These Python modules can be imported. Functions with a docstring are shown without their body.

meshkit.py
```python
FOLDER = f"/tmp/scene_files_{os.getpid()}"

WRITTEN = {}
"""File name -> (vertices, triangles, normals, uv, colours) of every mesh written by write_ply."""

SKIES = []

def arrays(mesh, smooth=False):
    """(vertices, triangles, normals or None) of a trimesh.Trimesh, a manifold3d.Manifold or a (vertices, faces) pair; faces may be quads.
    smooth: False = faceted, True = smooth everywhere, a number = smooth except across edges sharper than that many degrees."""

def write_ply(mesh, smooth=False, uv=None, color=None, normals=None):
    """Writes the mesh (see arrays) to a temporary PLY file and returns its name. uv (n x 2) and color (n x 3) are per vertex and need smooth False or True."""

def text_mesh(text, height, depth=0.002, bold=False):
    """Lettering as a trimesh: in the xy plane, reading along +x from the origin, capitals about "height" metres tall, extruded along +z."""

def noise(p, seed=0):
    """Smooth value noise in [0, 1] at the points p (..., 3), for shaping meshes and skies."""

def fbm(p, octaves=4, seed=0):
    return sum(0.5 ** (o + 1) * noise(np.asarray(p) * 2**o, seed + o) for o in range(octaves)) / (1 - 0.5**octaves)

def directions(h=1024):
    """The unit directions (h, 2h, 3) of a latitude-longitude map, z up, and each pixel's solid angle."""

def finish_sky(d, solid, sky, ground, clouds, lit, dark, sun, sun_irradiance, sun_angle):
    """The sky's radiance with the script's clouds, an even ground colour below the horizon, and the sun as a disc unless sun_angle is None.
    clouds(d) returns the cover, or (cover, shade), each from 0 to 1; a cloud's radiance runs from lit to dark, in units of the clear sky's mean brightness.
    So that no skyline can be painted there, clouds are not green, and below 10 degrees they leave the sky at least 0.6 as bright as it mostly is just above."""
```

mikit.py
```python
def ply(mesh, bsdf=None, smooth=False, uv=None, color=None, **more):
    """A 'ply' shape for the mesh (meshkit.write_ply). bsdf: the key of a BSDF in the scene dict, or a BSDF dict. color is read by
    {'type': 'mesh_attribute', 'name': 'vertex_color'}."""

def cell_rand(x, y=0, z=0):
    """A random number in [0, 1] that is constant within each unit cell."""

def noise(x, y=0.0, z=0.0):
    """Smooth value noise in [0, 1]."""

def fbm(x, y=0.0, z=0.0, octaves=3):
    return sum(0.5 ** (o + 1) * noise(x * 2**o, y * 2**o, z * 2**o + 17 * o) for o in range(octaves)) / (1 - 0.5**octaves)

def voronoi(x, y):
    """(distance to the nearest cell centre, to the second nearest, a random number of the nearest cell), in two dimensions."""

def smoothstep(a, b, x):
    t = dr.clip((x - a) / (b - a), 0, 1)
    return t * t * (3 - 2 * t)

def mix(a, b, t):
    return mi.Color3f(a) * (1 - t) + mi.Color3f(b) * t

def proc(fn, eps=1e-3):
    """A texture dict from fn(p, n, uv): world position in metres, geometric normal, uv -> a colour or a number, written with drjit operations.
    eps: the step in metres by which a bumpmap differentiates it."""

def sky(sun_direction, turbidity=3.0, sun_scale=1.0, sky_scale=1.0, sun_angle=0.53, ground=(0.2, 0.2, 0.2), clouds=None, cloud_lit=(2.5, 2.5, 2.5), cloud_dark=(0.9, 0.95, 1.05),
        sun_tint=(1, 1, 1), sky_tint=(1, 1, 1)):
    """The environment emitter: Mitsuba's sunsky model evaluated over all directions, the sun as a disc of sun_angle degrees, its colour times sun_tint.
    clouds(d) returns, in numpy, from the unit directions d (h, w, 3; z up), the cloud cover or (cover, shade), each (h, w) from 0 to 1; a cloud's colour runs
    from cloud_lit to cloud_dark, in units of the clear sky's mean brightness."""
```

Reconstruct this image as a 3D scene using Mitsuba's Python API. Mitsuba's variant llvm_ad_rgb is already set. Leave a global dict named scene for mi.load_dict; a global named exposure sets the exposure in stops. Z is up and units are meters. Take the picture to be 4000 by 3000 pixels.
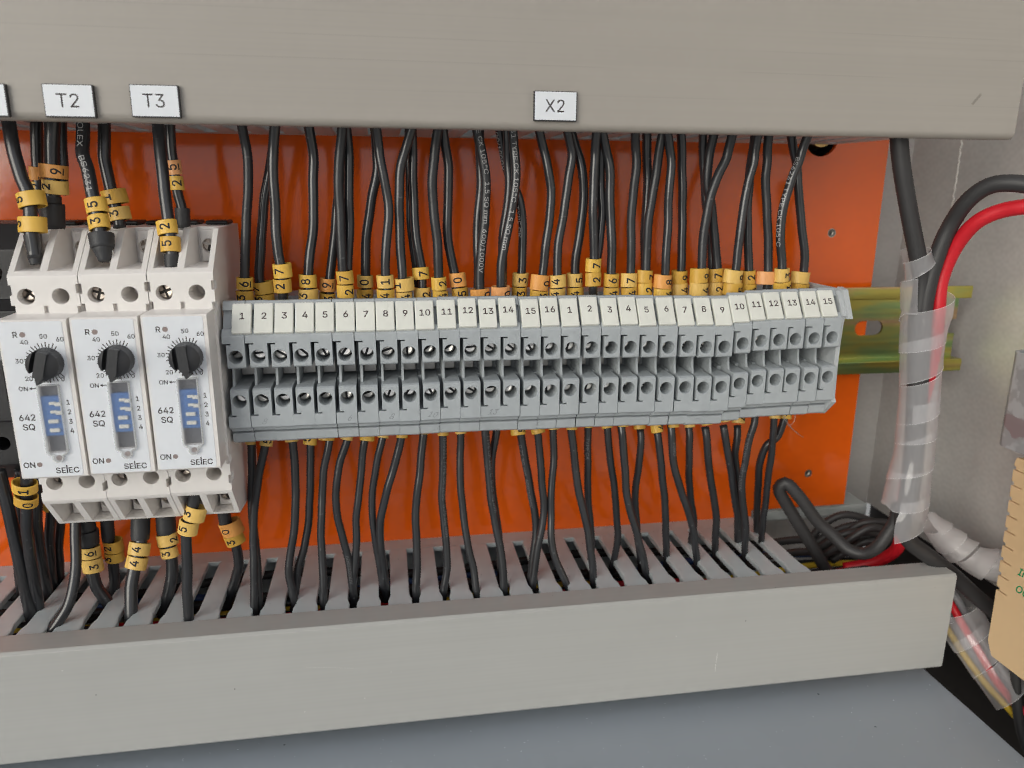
import math, random
import numpy as np, trimesh, manifold3d as m3
import mitsuba as mi, drjit as dr
import mikit, meshkit
from mikit import proc, noise, fbm, smoothstep, mix
from scipy.interpolate import Akima1DInterpolator
from shapely.geometry import Polygon, box as sbox

random.seed(7); rng = np.random.default_rng(7)
T = mi.ScalarTransform4f
scene, labels = {}, {}

# ------------------------------------------------------------------ camera, sky, exposure
# world: x to the right along the rail, z up, y into the cabinet; the rail's front flange is the plane y = 0. 1 mm = 0.001
EYE = (0.0, -0.26888, 0.0538)
FWD, UP = (0.15942887, 0.95507697, -0.24982078), (0.03421769, 0.24755937, 0.9682683)
scene['camera'] = {'type': 'thinlens', 'fov': 68.21, 'fov_axis': 'x', 'near_clip': 0.01, 'far_clip': 50.0,
                   'aperture_radius': 0.0009, 'focus_distance': 0.228,
                   'to_world': T().look_at(origin=list(EYE), target=[a + b for a, b in zip(EYE, FWD)], up=list(UP))}
az, el = math.radians(42), math.radians(13)
scene['sky'] = mikit.sky((-math.sin(az) * math.cos(el), -math.cos(az) * math.cos(el), math.sin(el)), turbidity=3, sun_scale=0.8, sun_angle=44, sun_tint=(0.60, 0.87, 1.75),
                         clouds=lambda d: np.ones(d.shape[:2]), cloud_lit=(3.0, 3.1, 3.3), ground=(0.34, 0.335, 0.325))
exposure = 2.0

# ------------------------------------------------------------------ materials
def P(name, c, rough=0.45, spec=0.5, metal=0.0, coat=0.0, bump=None, bs=1.0, flat=False, **k):
    d = {'type': 'principled', 'base_color': c if isinstance(c, dict) else {'type': 'rgb', 'value': list(c)},
         'roughness': rough, 'metallic': metal, **k}
    if not metal: d['specular'] = spec
    if coat: d['clearcoat'] = coat; d['clearcoat_gloss'] = 0.9
    if bump: d = {'type': 'bumpmap', 'nested_texture': bump, 'scale': bs, 'nested_bsdf': d}
    scene['mat_' + name] = {'type': 'twosided', 'bsdf': d}
    return 'mat_' + name

def dots(a, b, freq, size, rare):
    d, _, r = mikit.voronoi(a * freq, b * freq)
    return smoothstep(size, size * 0.6, d) * smoothstep(rare, rare + 0.02, r)
def stroke(u, v, u0, v0, u1, v1, w):
    du, dv = u1 - u0, v1 - v0; L = math.hypot(du, dv)
    s = ((u - u0) * du + (v - v0) * dv) / (L * L); q = ((u - u0) * dv - (v - v0) * du) / L
    return smoothstep(w, w * 0.3, dr.abs(q)) * smoothstep(0.0, 0.15, s) * smoothstep(1.0, 0.8, s)
def duct_col(base, upper=False):
    b = mi.Color3f(base)
    def fn(p, n, uv):
        s = noise(p.x * 6, p.y * 900, p.z * 1500) * 0.6 + noise(p.x * 14, p.z * 420, p.y * 300) * 0.4
        blot = fbm(p.x * 22, p.z * 45, p.y * 30)
        c = b * (0.93 + 0.07 * s + 0.07 * blot) 
        if upper:
            c *= 1 - 0.32 * stroke(p.x, p.z, 0.1762, 0.0792, 0.1792, 0.0828, 0.0006)
            for zz, a in ((0.0918, 0.06), (0.0861, 0.07), (0.0787, 0.05), (0.0975, 0.06)): c *= 1 - a * smoothstep(0.00022, 0.0001, dr.abs(p.z - zz - 0.0004 * noise(p.x * 12))) * smoothstep(0.35, 0.6, noise(p.x * 25, zz * 9999))
        else:
            c = c * (1 - 0.45 * dots(p.x, p.z + p.y * 1.7, 70, 0.022, 0.90)) + mi.Color3f(0.10) * dots(p.x + 0.3, p.z + p.y * 1.3, 55, 0.016, 0.9)
            c += mi.Color3f(0.16) * stroke(p.x, p.z, 0.10925, -0.1015, 0.10885, -0.1100, 0.00016)
            c += mi.Color3f(0.05) * stroke(p.x, p.z, -0.031, -0.0925, -0.012, -0.0951, 0.00014)
        return c
    return proc(fn)
def streak_bump(p, n, uv): return noise(p.x * 8, p.y * 1200, p.z * 2200) * 0.6 + noise(p.x * 500, p.y * 500, p.z * 500) * 0.3
M_DUCT_UP = P('duct_cover_warm_lit', duct_col((0.315, 0.291, 0.26), True), 0.42, 0.45, bump=proc(streak_bump, 1e-4), bs=6e-6)  # same duct grey, with the warmer light up here put into its colour
M_DUCT_TOP = P('duct_cover', duct_col((0.36, 0.36, 0.345)), 0.42, 0.45, bump=proc(streak_bump, 1e-4), bs=6e-6)
M_DUCT = P('duct', duct_col((0.43, 0.475, 0.485)), 0.36, 0.5)
def orange_bump(p, n, uv): return fbm(p.x * 420, p.z * 420, p.y * 100) + 9.0 * fbm(p.x * 55, p.z * 38, 2.0)
M_ORANGE = P('orange', (0.70, 0.106, 0.007), 0.09, 0.65, bump=proc(orange_bump, 2e-4), bs=0.9e-5)
def term_col(p, n, uv):
    d = fbm(p.x * 260, p.y * 260, p.z * 260)
    c = noise(dr.floor(p.x / 0.00619) * 3.7, 0.5)
    return mi.Color3f(0.345, 0.372, 0.388) * (0.90 + 0.12 * d + 0.07 * c)
M_TERM = P('terminal', proc(term_col), 0.42, 0.5)
M_TERM_LT = P('terminal_side', (0.40, 0.42, 0.43), 0.45, 0.5)
def mark_col(p, n, uv):
    d = fbm(p.x * 180, p.y * 180, p.z * 180)
    return mi.Color3f(0.66, 0.665, 0.61) * (0.92 + 0.12 * d)
M_MARK = P('marker', proc(mark_col), 0.40, 0.5)
M_PRINT = P('print_black', (0.025, 0.022, 0.024), 0.6, 0.3)
M_PRINT_GREY = P('print_grey', (0.05, 0.05, 0.055), 0.6, 0.3)
M_PRINT_BROWN = P('print_brown', (0.06, 0.045, 0.045), 0.6, 0.3)
M_PENCIL = P('pencil', (0.20, 0.215, 0.23), 0.5, 0.4)
M_PRINT_WHITE = P('print_white', (0.42, 0.42, 0.42), 0.6, 0.3)
M_PRINT_FADED = P('print_faded', (0.13, 0.13, 0.135), 0.5, 0.3)
def wire_col(p, n, uv):
    d = fbm(p.x * 200, p.y * 200, p.z * 120)
    sp = smoothstep(0.90, 0.95, noise(p.x * 900, p.y * 900, p.z * 900))
    return mi.Color3f(0.020, 0.021, 0.024) * (0.7 + 0.6 * d) + mi.Color3f(0.05) * sp
def wire_bump(p, n, uv): return noise(p.x * 900, p.y * 900, p.z * 900)
M_WIRE = P('wire', proc(wire_col), 0.25, 0.65, coat=0.3, bump=proc(wire_bump, 1e-4), bs=0.5e-5)
M_WIRES = [M_WIRE, P('wire_soft', proc(wire_col), 0.36, 0.55, coat=0.1, bump=proc(wire_bump, 1e-4), bs=1.0e-5), P('wire_glossy', proc(wire_col), 0.20, 0.65, coat=0.4, bump=proc(wire_bump, 1e-4), bs=0.7e-5)]
M_SHRINK = P('shrink', (0.030, 0.031, 0.034), 0.52, 0.5)
M_CABLE = P('cable', (0.030, 0.029, 0.030), 0.50, 0.5)
M_RED = P('red', (0.56, 0.012, 0.022), 0.42, 0.5)
M_BLUEW = P('blue_wire', (0.03, 0.07, 0.20), 0.4, 0.5)
M_YELW = P('yellow_wire', (0.62, 0.42, 0.03), 0.4, 0.5)
M_GREYW = P('grey_wire', (0.18, 0.18, 0.19), 0.4, 0.5)
SLV = {'yellow': [P('sleeve_yellow', (0.68, 0.415, 0.070), 0.40, 0.45), P('sleeve_yellow_deep', (0.60, 0.35, 0.058), 0.40, 0.45), P('sleeve_yellow_pale', (0.70, 0.455, 0.125), 0.40, 0.45)],
       'orange': [P('sleeve_orange', (0.72, 0.33, 0.085), 0.42, 0.45), P('sleeve_orange_pale', (0.76, 0.36, 0.14), 0.42, 0.45)]}
M_TIMER = P('timer_body', (0.68, 0.655, 0.63), 0.38, 0.5)
M_TIMER_SIDE = P('timer_socket', (0.40, 0.37, 0.345), 0.45, 0.5)
M_FACE = P('timer_face', (0.66, 0.685, 0.72), 0.34, 0.5)
M_KNOB = P('knob', (0.028, 0.029, 0.032), 0.40, 0.5)
M_DARKPL = P('dark_plastic', (0.018, 0.018, 0.02), 0.45, 0.5)
M_CAVITY = P('cavity', (0.085, 0.09, 0.105), 0.5, 0.4)
M_DIP = P('dip_blue', (0.04, 0.135, 0.37), 0.4, 0.5)
M_DIPW = P('dip_white', (0.58, 0.575, 0.54), 0.4, 0.5)
M_LED = P('led', (0.25, 0.20, 0.19), 0.25, 0.5)
def screw_bump(p, n, uv): return fbm(p.x * 1500, p.y * 1500, p.z * 1500)
M_SCREW = P('screw', (0.80, 0.77, 0.72), 0.24, metal=0.95, bump=proc(screw_bump, 5e-5), bs=5e-5)
M_BAR = P('bar', (0.55, 0.53, 0.50), 0.36, metal=1.0)
def zinc_col(p, n, uv):
    a = fbm(p.x * 30, p.z * 150, p.y * 150, 4); b = fbm(p.x * 26 + 9, p.z * 200, 3.1, 4); s = noise(p.x * 25, p.z * 900, p.y * 900)
    c = mix((0.56, 0.50, 0.13), (0.30, 0.47, 0.22), smoothstep(0.36, 0.66, a))
    c = mix(c, (0.56, 0.36, 0.24), 0.85 * smoothstep(0.52, 0.72, b))
    return c * (0.85 + 0.25 * s)
M_ZINC = P('zinc_yellow', proc(zinc_col), 0.24, metal=0.95)
M_BRASS = P('bolt', (0.80, 0.58, 0.24), 0.32, metal=1.0)
def wall_bump(p, n, uv): return fbm(p.x * 700, p.y * 700, p.z * 700)
def wall_col(p, n, uv): return mi.Color3f(0.52, 0.505, 0.485) * (0.84 + 0.24 * fbm(p.x * 30, p.y * 30, p.z * 30, 4)) * (0.95 + 0.1 * noise(p.x * 800, p.y * 800, p.z * 800))
M_WALL = P('wall_paint', proc(wall_col), 0.30, 0.5, bump=proc(wall_bump, 2e-4), bs=1.6e-4)
M_FLANGE = P('flange', (0.36, 0.39, 0.385), 0.35, 0.5)
M_SEAL = P('seal', (0.72, 0.70, 0.66), 0.5, 0.4)
def shelf_col(p, n, uv):
    sp = dots(p.x, p.y, 75, 0.022, 0.6) + 0.6 * dots(p.x + 0.31, p.y, 160, 0.04, 0.75)
    dk = dots(p.x + 0.7, p.y, 50, 0.022, 0.85)
    sc = smoothstep(0.80, 0.9, fbm(p.x * 22, p.y * 60, 1.0))
    return mi.Color3f(0.30, 0.335, 0.375) * (0.95 + 0.08 * fbm(p.x * 20, p.y * 20)) * (1 - 0.6 * dk) + mi.Color3f(0.22) * sp + mi.Color3f(0.03) * sc
M_SHELF = P('shelf', proc(shelf_col), 0.36, 0.5, bump=proc(lambda p, n, uv: noise(p.x * 900, p.y * 900, p.z * 900), 2e-4), bs=1.5e-5)
M_GAP_SHADE = P('gap_shade', (0.022, 0.019, 0.018), 0.7, 0.3)  # near-black colour painting the deep shade of the gap beside the box
def galv_col(p, n, uv):
    a = fbm(p.y * 210, p.z * 190, 1.7); b = fbm(p.y * 120 + 4, p.z * 140, 8.3)
    c = mix((0.33, 0.34, 0.35), (0.43, 0.445, 0.46), smoothstep(0.48, 0.60, a))
    return mix(c, (0.27, 0.215, 0.225), smoothstep(0.54, 0.62, b) * smoothstep(-0.008, -0.022, p.z))
M_GALV = P('galvanised', proc(galv_col), 0.45, metal=0.35)
M_TAN = P('tan_plastic', (0.585, 0.405, 0.225), 0.45, 0.5)
M_GREEN = P('print_green', (0.005, 0.20, 0.07), 0.5, 0.4)
scene['mat_clear'] = {'type': 'thindielectric', 'int_ior': 1.49}
scene['mat_film'] = {'type': 'blendbsdf', 'weight': 0.36, 'bsdf_0': {'type': 'thindielectric', 'int_ior': 1.45},
                     'bsdf_1': {'type': 'principledthin', 'base_color': {'type': 'rgb', 'value': [0.86, 0.86, 0.88]}, 'roughness': 0.35, 'diff_trans': 0.9, 'spec_trans': 0.0, 'eta': 1.45}}
scene['mat_film_edge'] = {'type': 'twosided', 'bsdf': {'type': 'principled', 'base_color': {'type': 'rgb', 'value': [0.80, 0.80, 0.82]}, 'roughness': 0.4}}
scene['mat_film_white'] = {'type': 'blendbsdf', 'weight': 0.72, 'bsdf_0': {'type': 'thindielectric', 'int_ior': 1.45},
                     'bsdf_1': {'type': 'principledthin', 'base_color': {'type': 'rgb', 'value': [0.82, 0.80, 0.80]}, 'roughness': 0.35, 'diff_trans': 0.9, 'spec_trans': 0.0, 'eta': 1.45}}
scene['mat_film_thick'] = {**scene['mat_film'], 'weight': 0.30}
M_FILM3 = 'mat_film_thick'
M_CLEAR, M_FILM, M_FILMW, M_FEDGE = 'mat_clear', 'mat_film', 'mat_film_white', 'mat_film_edge'

# ------------------------------------------------------------------ helpers (all in millimetres; p = distance towards the viewer from the rail)
used = {}
def key(name, parent=None):
    k = name if parent is None else parent + '__' + name
    n = used.get(k, -1) + 1; used[k] = n
    return k if n == 0 else f'{k}_{n:03d}'

def tri(mesh):
    if hasattr(mesh, 'to_mesh'):
        m = mesh.to_mesh(); return np.asarray(m.vert_properties)[:, :3].astype(float), np.asarray(m.tri_verts).astype(int)
    if isinstance(mesh, trimesh.Trimesh): return np.array(mesh.vertices), np.array(mesh.faces)
    return np.asarray(mesh[0], float), np.asarray(mesh[1], int)

def join(parts):
    V, Fc, o = [], [], 0
    for p in parts:
        v, f = tri(p)
        if f.shape[1] == 4: f = np.vstack([f[:, [0, 1, 2]], f[:, [0, 2, 3]]])
        V.append(v); Fc.append(f + o); o += len(v)
    return np.vstack(V), np.vstack(Fc)

def shape(mesh, mat, smooth=False):
    v, f = tri(mesh)
    return mikit.ply((v * 0.001, f), mat, smooth=smooth)

def obj(name, mesh, mat, parent=None, smooth=False, label=None):
    k = key(name, parent)
    scene[k] = shape(mesh, mat, smooth)
    if label: labels[k] = {'label': label}
    return k

LEAN = 0.0
def put(name, ply, parent, at=(0, 0, 0)):
    k = key(name, parent)
    m = T().rotate([1, 0, 0], LEAN) if LEAN else T()
    scene[k] = {**ply, 'to_world': m.translate([a * 0.001 for a in at])}
    return k

def thing(name, label, cat, group=None):
    k = key(name); labels[k] = {'label': label, 'category': cat}
    if group: labels[k]['group'] = group
    return k

def tag(k, label, cat=None, group=None, kind=None):
    labels[k] = {'label': label}
    if cat: labels[k]['category'] = cat
    if group: labels[k]['group'] = group
    if kind: labels[k]['kind'] = kind
    return k

Mf, CS = m3.Manifold, m3.CrossSection
def bx(x0, x1, p0, p1, z0, z1): return Mf.cube([x1 - x0, p1 - p0, z1 - z0]).translate([x0, -p1, z0])
def rbx(x0, x1, p0, p1, z0, z1, r=0.5, n=12):
    s = Mf.sphere(r, n)
    return Mf.batch_hull([s.translate([x, -p, z]) for x in (x0 + r, x1 - r) for p in (p0 + r, p1 - r) for z in (z0 + r, z1 - r)])
def poly(pts):
    a = np.array(pts, float)
    if np.sum(a[:, 0] * np.roll(a[:, 1], -1) - np.roll(a[:, 0], -1) * a[:, 1]) < 0: a = a[::-1]
    return CS([a.tolist()])
def rounded(cs, r, n=12):
    return cs.offset(-r, m3.JoinType.Round, 2, n).offset(2 * r, m3.JoinType.Round, 2, n).offset(-r, m3.JoinType.Round, 2, n)
def alongx(pz, x0, x1, r=0.0, n=12):
    """extrude the profile of (p, z) points along x"""
    c = poly([(-p, z) for p, z in pz])
    if r: c = rounded(c, r, n)
    return c.extrude(x1 - x0).transform(np.array([[0, 0, 1, x0], [1, 0, 0, 0], [0, 1, 0, 0.]]))
def front(xz, p0, p1, r=0.0, n=12):
    """extrude an outline of (x, z) points towards the viewer from p0 to p1"""
    c = poly(xz)
    if r: c = rounded(c, r, n)
    return c.extrude(p1 - p0).transform(np.array([[1, 0, 0, 0], [0, 0, -1, -p0], [0, 1, 0, 0.]]))
def cyl(x, z, p0, p1, r, n=24, r1=None):
    return Mf.cylinder(p1 - p0, r, r if r1 is None else r1, n).transform(np.array([[1, 0, 0, x], [0, 0, -1, -p0], [0, 1, 0, z]]))

_text = {}
def text2d(s, h, bold=False, centre=True):
    """flat triangles of lettering: (verts in (x, y) mm, faces)"""
    k = (s, h, bold, centre)
    if k not in _text:
        m = meshkit.text_mesh(s, h, 0.1, bold)
        keep = (m.face_normals[:, 2] > 0.9)
        f = m.faces[keep]; u, inv = np.unique(f, return_inverse=True)
        v = m.vertices[u][:, :2].copy()
        if centre: v -= (v.min(0) + v.max(0)) / 2
        _text[k] = (v, inv.reshape(-1, 3))
    return _text[k]
def shear(t, k): v, f = t; v = v.copy(); v[:, 0] += k * v[:, 1]; return v, f
def decal(t, x, p, z, rot=0.0, tilt=0.0, eps=0.04):
    """lettering lying on a plane that faces the viewer (tilt: degrees leaning back at the top)"""
    v, f = t; c, s = math.cos(math.radians(rot)), math.sin(math.radians(rot))
    a, b = v[:, 0] * c - v[:, 1] * s, v[:, 0] * s + v[:, 1] * c
    ct, st = math.cos(math.radians(tilt)), math.sin(math.radians(tilt))
    return np.stack([x + a, -(p + eps * ct) + b * st, z + b * ct + eps * st], 1), f
def rect2d(x0, x1, y0, y1): return np.array([[x0, y0], [x1, y0], [x1, y1], [x0, y1.real if hasattr(y1, 'real') else y1]], float), np.array([[0, 1, 2], [0, 2, 3]])
def finer(t, e):
    v, f = t; v3 = np.c_[v, np.zeros(len(v))]
    v3, f3 = trimesh.remesh.subdivide_to_size(v3, f, e, max_iter=12)
    return v3[:, :2], f3

def path(pts, step=1.2):
    """smooth curve through (x, p, z) points; returns world (x, y, z) samples"""
    q = np.array(pts, float); w = np.c_[q[:, 0], -q[:, 1], q[:, 2]]
    d = np.r_[0, np.cumsum(np.linalg.norm(np.diff(w, axis=0), axis=1))]
    n = max(8, int(d[-1] / step))
    if len(w) < 3: return w[0] + (w[-1] - w[0]) * np.linspace(0, 1, n)[:, None]
    return Akima1DInterpolator(d, w, axis=0)(np.linspace(0, d[-1], n))
def wob(c, amp=0.16):
    s = np.r_[0, np.cumsum(np.linalg.norm(np.diff(c, axis=0), axis=1))]; w = np.zeros_like(c)
    for f_, a in ((0.11, 1.0), (0.27, 0.6), (0.55, 0.25)):
        w[:, 0] += a * np.sin(s * f_ + rng.uniform(0, 6.3)); w[:, 1] += a * np.sin(s * f_ + rng.uniform(0, 6.3))
    return c + amp * w
def frames(c):
    t = np.gradient(c, axis=0); t /= np.linalg.norm(t, axis=1, keepdims=True)
    view = np.array([0, -1.0, 0]); n0 = view - t[0] * (view @ t[0])
    if np.linalg.norm(n0) < 0.2: n0 = np.array([1.0, 0, 0]) - t[0] * t[0][0]
    N = [n0 / np.linalg.norm(n0)]
    for i in range(1, len(c)):
        n = N[-1] - t[i] * (N[-1] @ t[i]); N.append(n / np.linalg.norm(n))
    N = np.array(N); return t, N, np.cross(t, N)
def tube(c, r, n=14, caps=True):
    """r: number or per-sample array"""
    t, N, B = frames(c); m = len(c); r = np.broadcast_to(r, (m,))
    a = np.arange(n) * 2 * math.pi / n
    v = c[:, None] + r[:, None, None] * (np.cos(a)[None, :, None] * N[:, None] + np.sin(a)[None, :, None] * B[:, None])
    i, j = np.meshgrid(np.arange(m - 1), np.arange(n), indexing='ij'); j2 = (j + 1) % n
    f = np.stack([i * n + j, i * n + j2, (i + 1) * n + j2, (i + 1) * n + j], -1).reshape(-1, 4)
    f = np.vstack([f[:, [0, 1, 2]], f[:, [0, 2, 3]]]); v = v.reshape(-1, 3)
    if caps:
        o = len(v); v = np.vstack([v, c[:1], c[-1:]]); k = np.arange(n); k2 = (k + 1) % n
        f = np.vstack([f, np.stack([k * 0 + o, k2, k], 1), np.stack([k * 0 + o + 1, (m - 1) * n + k, (m - 1) * n + k2], 1)])
    return v, f
def print_on(c, r, s, h, at, turn, eps=0.03):
    """lettering along a round wire; 'at' = mm along the curve, 'turn' = degrees round from the viewer's side"""
    v, f = text2d(s, h, centre=False); v = v * [1.32, 1.0]; v, f = finer((v, f), 0.5)
    t, N, B = frames(c); d = np.r_[0, np.cumsum(np.linalg.norm(np.diff(c, axis=0), axis=1))]
    u = np.clip(at + v[:, 0], 0, d[-1]); th = math.radians(turn) - (v[:, 1] - h / 2) / r
    g = lambda A: np.stack([np.interp(u, d, A[:, k]) for k in range(3)], 1)
    return g(c) + (r + eps) * (np.cos(th)[:, None] * g(N) + np.sin(th)[:, None] * g(B)), f

def sleeve(parent, centre, axis, w, ln, ch, col, off, deep=0.78):
    """oval marker sleeve threaded on a wire, its numeral read upwards along the wire"""
    c = np.array([centre[0], -centre[1], centre[2]]); ax = np.array(axis) / np.linalg.norm(axis)
    if ax[2] < 0: ax = -ax
    ax = ax + rng.normal(0, 0.025, 3); ax /= np.linalg.norm(ax)
    ln = ln * 0.955
    ey = np.array([0, -1.0, 0]); ey -= ax * (ey @ ax); ey /= np.linalg.norm(ey); ex = np.cross(ax, ey) * -1
    if ex[0] < 0: ex = -ex
    a, b = w / 2, w / 2 * deep; th = 0.36; n = 28
    ang = np.arange(n) * 2 * math.pi / n
    warp = 1 + 0.02 * np.sin(2 * ang + rng.uniform(0, 6)) + 0.012 * np.sin(3 * ang + rng.uniform(0, 6))
    ring = lambda k, h, hh=0: c + ax * h + ((a - k) * warp * np.cos(ang))[:, None] * ex + ((b - k) * warp * np.sin(ang))[:, None] * ey + ax * (0.10 * np.sin(ang + hh))[:, None]
    ph = rng.uniform(0, 6)
    L = [ring(0.10, -ln / 2, ph), ring(0, -ln / 2 + 0.12, ph), ring(0, ln / 2 - 0.12, ph), ring(0.10, ln / 2, ph), ring(th, ln / 2, ph), ring(th, -ln / 2, ph)]
    m = len(L); v = np.vstack(L); f = []
    for i in range(m):
        for j in range(n):
            i2, j2 = (i + 1) % m, (j + 1) % n
            f.append([i * n + j, i * n + j2, i2 * n + j2, i2 * n + j])
    f = np.array(f); f = np.vstack([f[:, [0, 1, 2]], f[:, [0, 2, 3]]])
    # outward faces
    cen = v[f[:, :]].mean(1)
    k = obj('marker_sleeve', (v, f), random.choice(SLV[col]), parent, smooth=35)
    if ch:
        h = 2.35
        tv, tf = text2d(ch[0], h, True)
        if ch.endswith('_'):
            wdt = tv[:, 0].max(); rv, rf = rect2d(-wdt - 0.1, wdt + 0.1, tv[:, 1].min() - 0.62, tv[:, 1].min() - 0.34)
            tv, tf = np.vstack([tv, rv]), np.vstack([tf, rf + len(tv)])
        tv, tf = finer((tv, tf), 0.45)
        mean_r = (a + b) / 2
        th_ = math.pi / 2 - off * 2.0 + tv[:, 1] / mean_r
        e = 0.035
        wv = c + np.outer(tv[:, 0], ax) + ((a * 1.025 + e) * np.cos(th_))[:, None] * ex + ((b * 1.025 + e) * np.sin(th_))[:, None] * ey
        obj('numeral', (wv, tf), M_PRINT, k)
    return k

# ------------------------------------------------------------------ the cabinet and the plate
WX = 240.0
back = obj('wall', bx(-330, WX, -60, -58, -330, 330), M_WALL)
tag(back, 'painted grey back wall of the cabinet behind the orange plate', kind='structure')
side = obj('wall', bx(WX, WX + 1.5, -60, 150, -101, 330), M_WALL)
tag(side, 'painted grey side wall of the cabinet with textured paint', kind='structure')
obj('seam', tube(np.array([[WX + 0.05, 28.2 + 0.3 * math.sin(z * 1.7) + rng.normal(0, .15), z] for z in np.arange(48, 100, 0.6)]), np.array([0.22 + 0.3 * rng.random() for z in np.arange(48, 100, 0.6)]), 8), M_SEAL, side, smooth=True)
low = obj('wall', bx(WX + 4, WX + 5.5, -60, 150, -330, -99), M_GAP_SHADE)  # added dark panel in place of the shade low in the gap
tag(low, 'dark panel added for the deep shade low on the cabinet side wall', kind='structure')
lft = obj('wall', bx(-331.5, -330, -60, 150, -330, 330), M_WALL)
tag(lft, 'painted grey wall closing the far side of the cabinet', kind='structure')
roof = obj('ceiling', bx(-330, WX, -60, 105, 330, 331.5), M_WALL)
tag(roof, 'painted roof panel of the cabinet', kind='structure')
door = thing('added_cabinet_door', 'unseen grey cabinet door, added open beyond the side wall to block light', 'door')  # unseen door, added to keep light from the right off the wires
obj('leaf', bx(WX + 2, WX + 3.5, 152, 620, -330, 330), M_WALL, door)
obj('folded_edge', bx(WX - 12, WX + 2, 618, 620, -330, 330), M_WALL, door)
flo = obj('floor', bx(-330, WX + 6, -60, 150, -331.5, -330), M_GAP_SHADE)  # dark colour paints the shade at the bottom of the gap
tag(flo, 'floor of the cabinet, coloured dark for the deep shade there', kind='structure')

plate = thing('mounting_plate', 'glossy orange steel plate behind the wires and terminals', 'mounting plate')
pm = front([(-320, -95), (149.5, -95), (149.5, -77.4), (192.2, -77.4), (192.2, 150), (-320, 150)], -9.6, -7.55)
HX, HZ = 164.2, 73.2
pm = pm - cyl(HX, HZ, -12, 0, 6.7, 40) - cyl(172.45, 37.98, -12, 0, 1.75) - cyl(173.86, -62.25, -12, 0, 1.75)
obj('panel', pm, M_ORANGE, plate)
for x, z in ((172.45, 37.98), (173.86, -62.25)):
    obj('threaded_hole', cyl(x, z, -14.0, -7.75, 1.74, 24) - cyl(x, z, -12.5, -7, 1.2, 20) - cyl(x, z, -9.2, -7, 1.5, 20), M_BAR, plate)
obj('dark_hole_cup', cyl(HX, HZ, -22, -9.7, 8.2, 32) - cyl(HX, HZ, -20.5, -9, 7.2, 32), M_DARKPL, plate, smooth=40)  # dark cup added behind the hole so that it looks unlit
bolt = thing('bolt', 'yellow-plated bolt head in the large hole of the orange plate', 'bolt')
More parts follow.
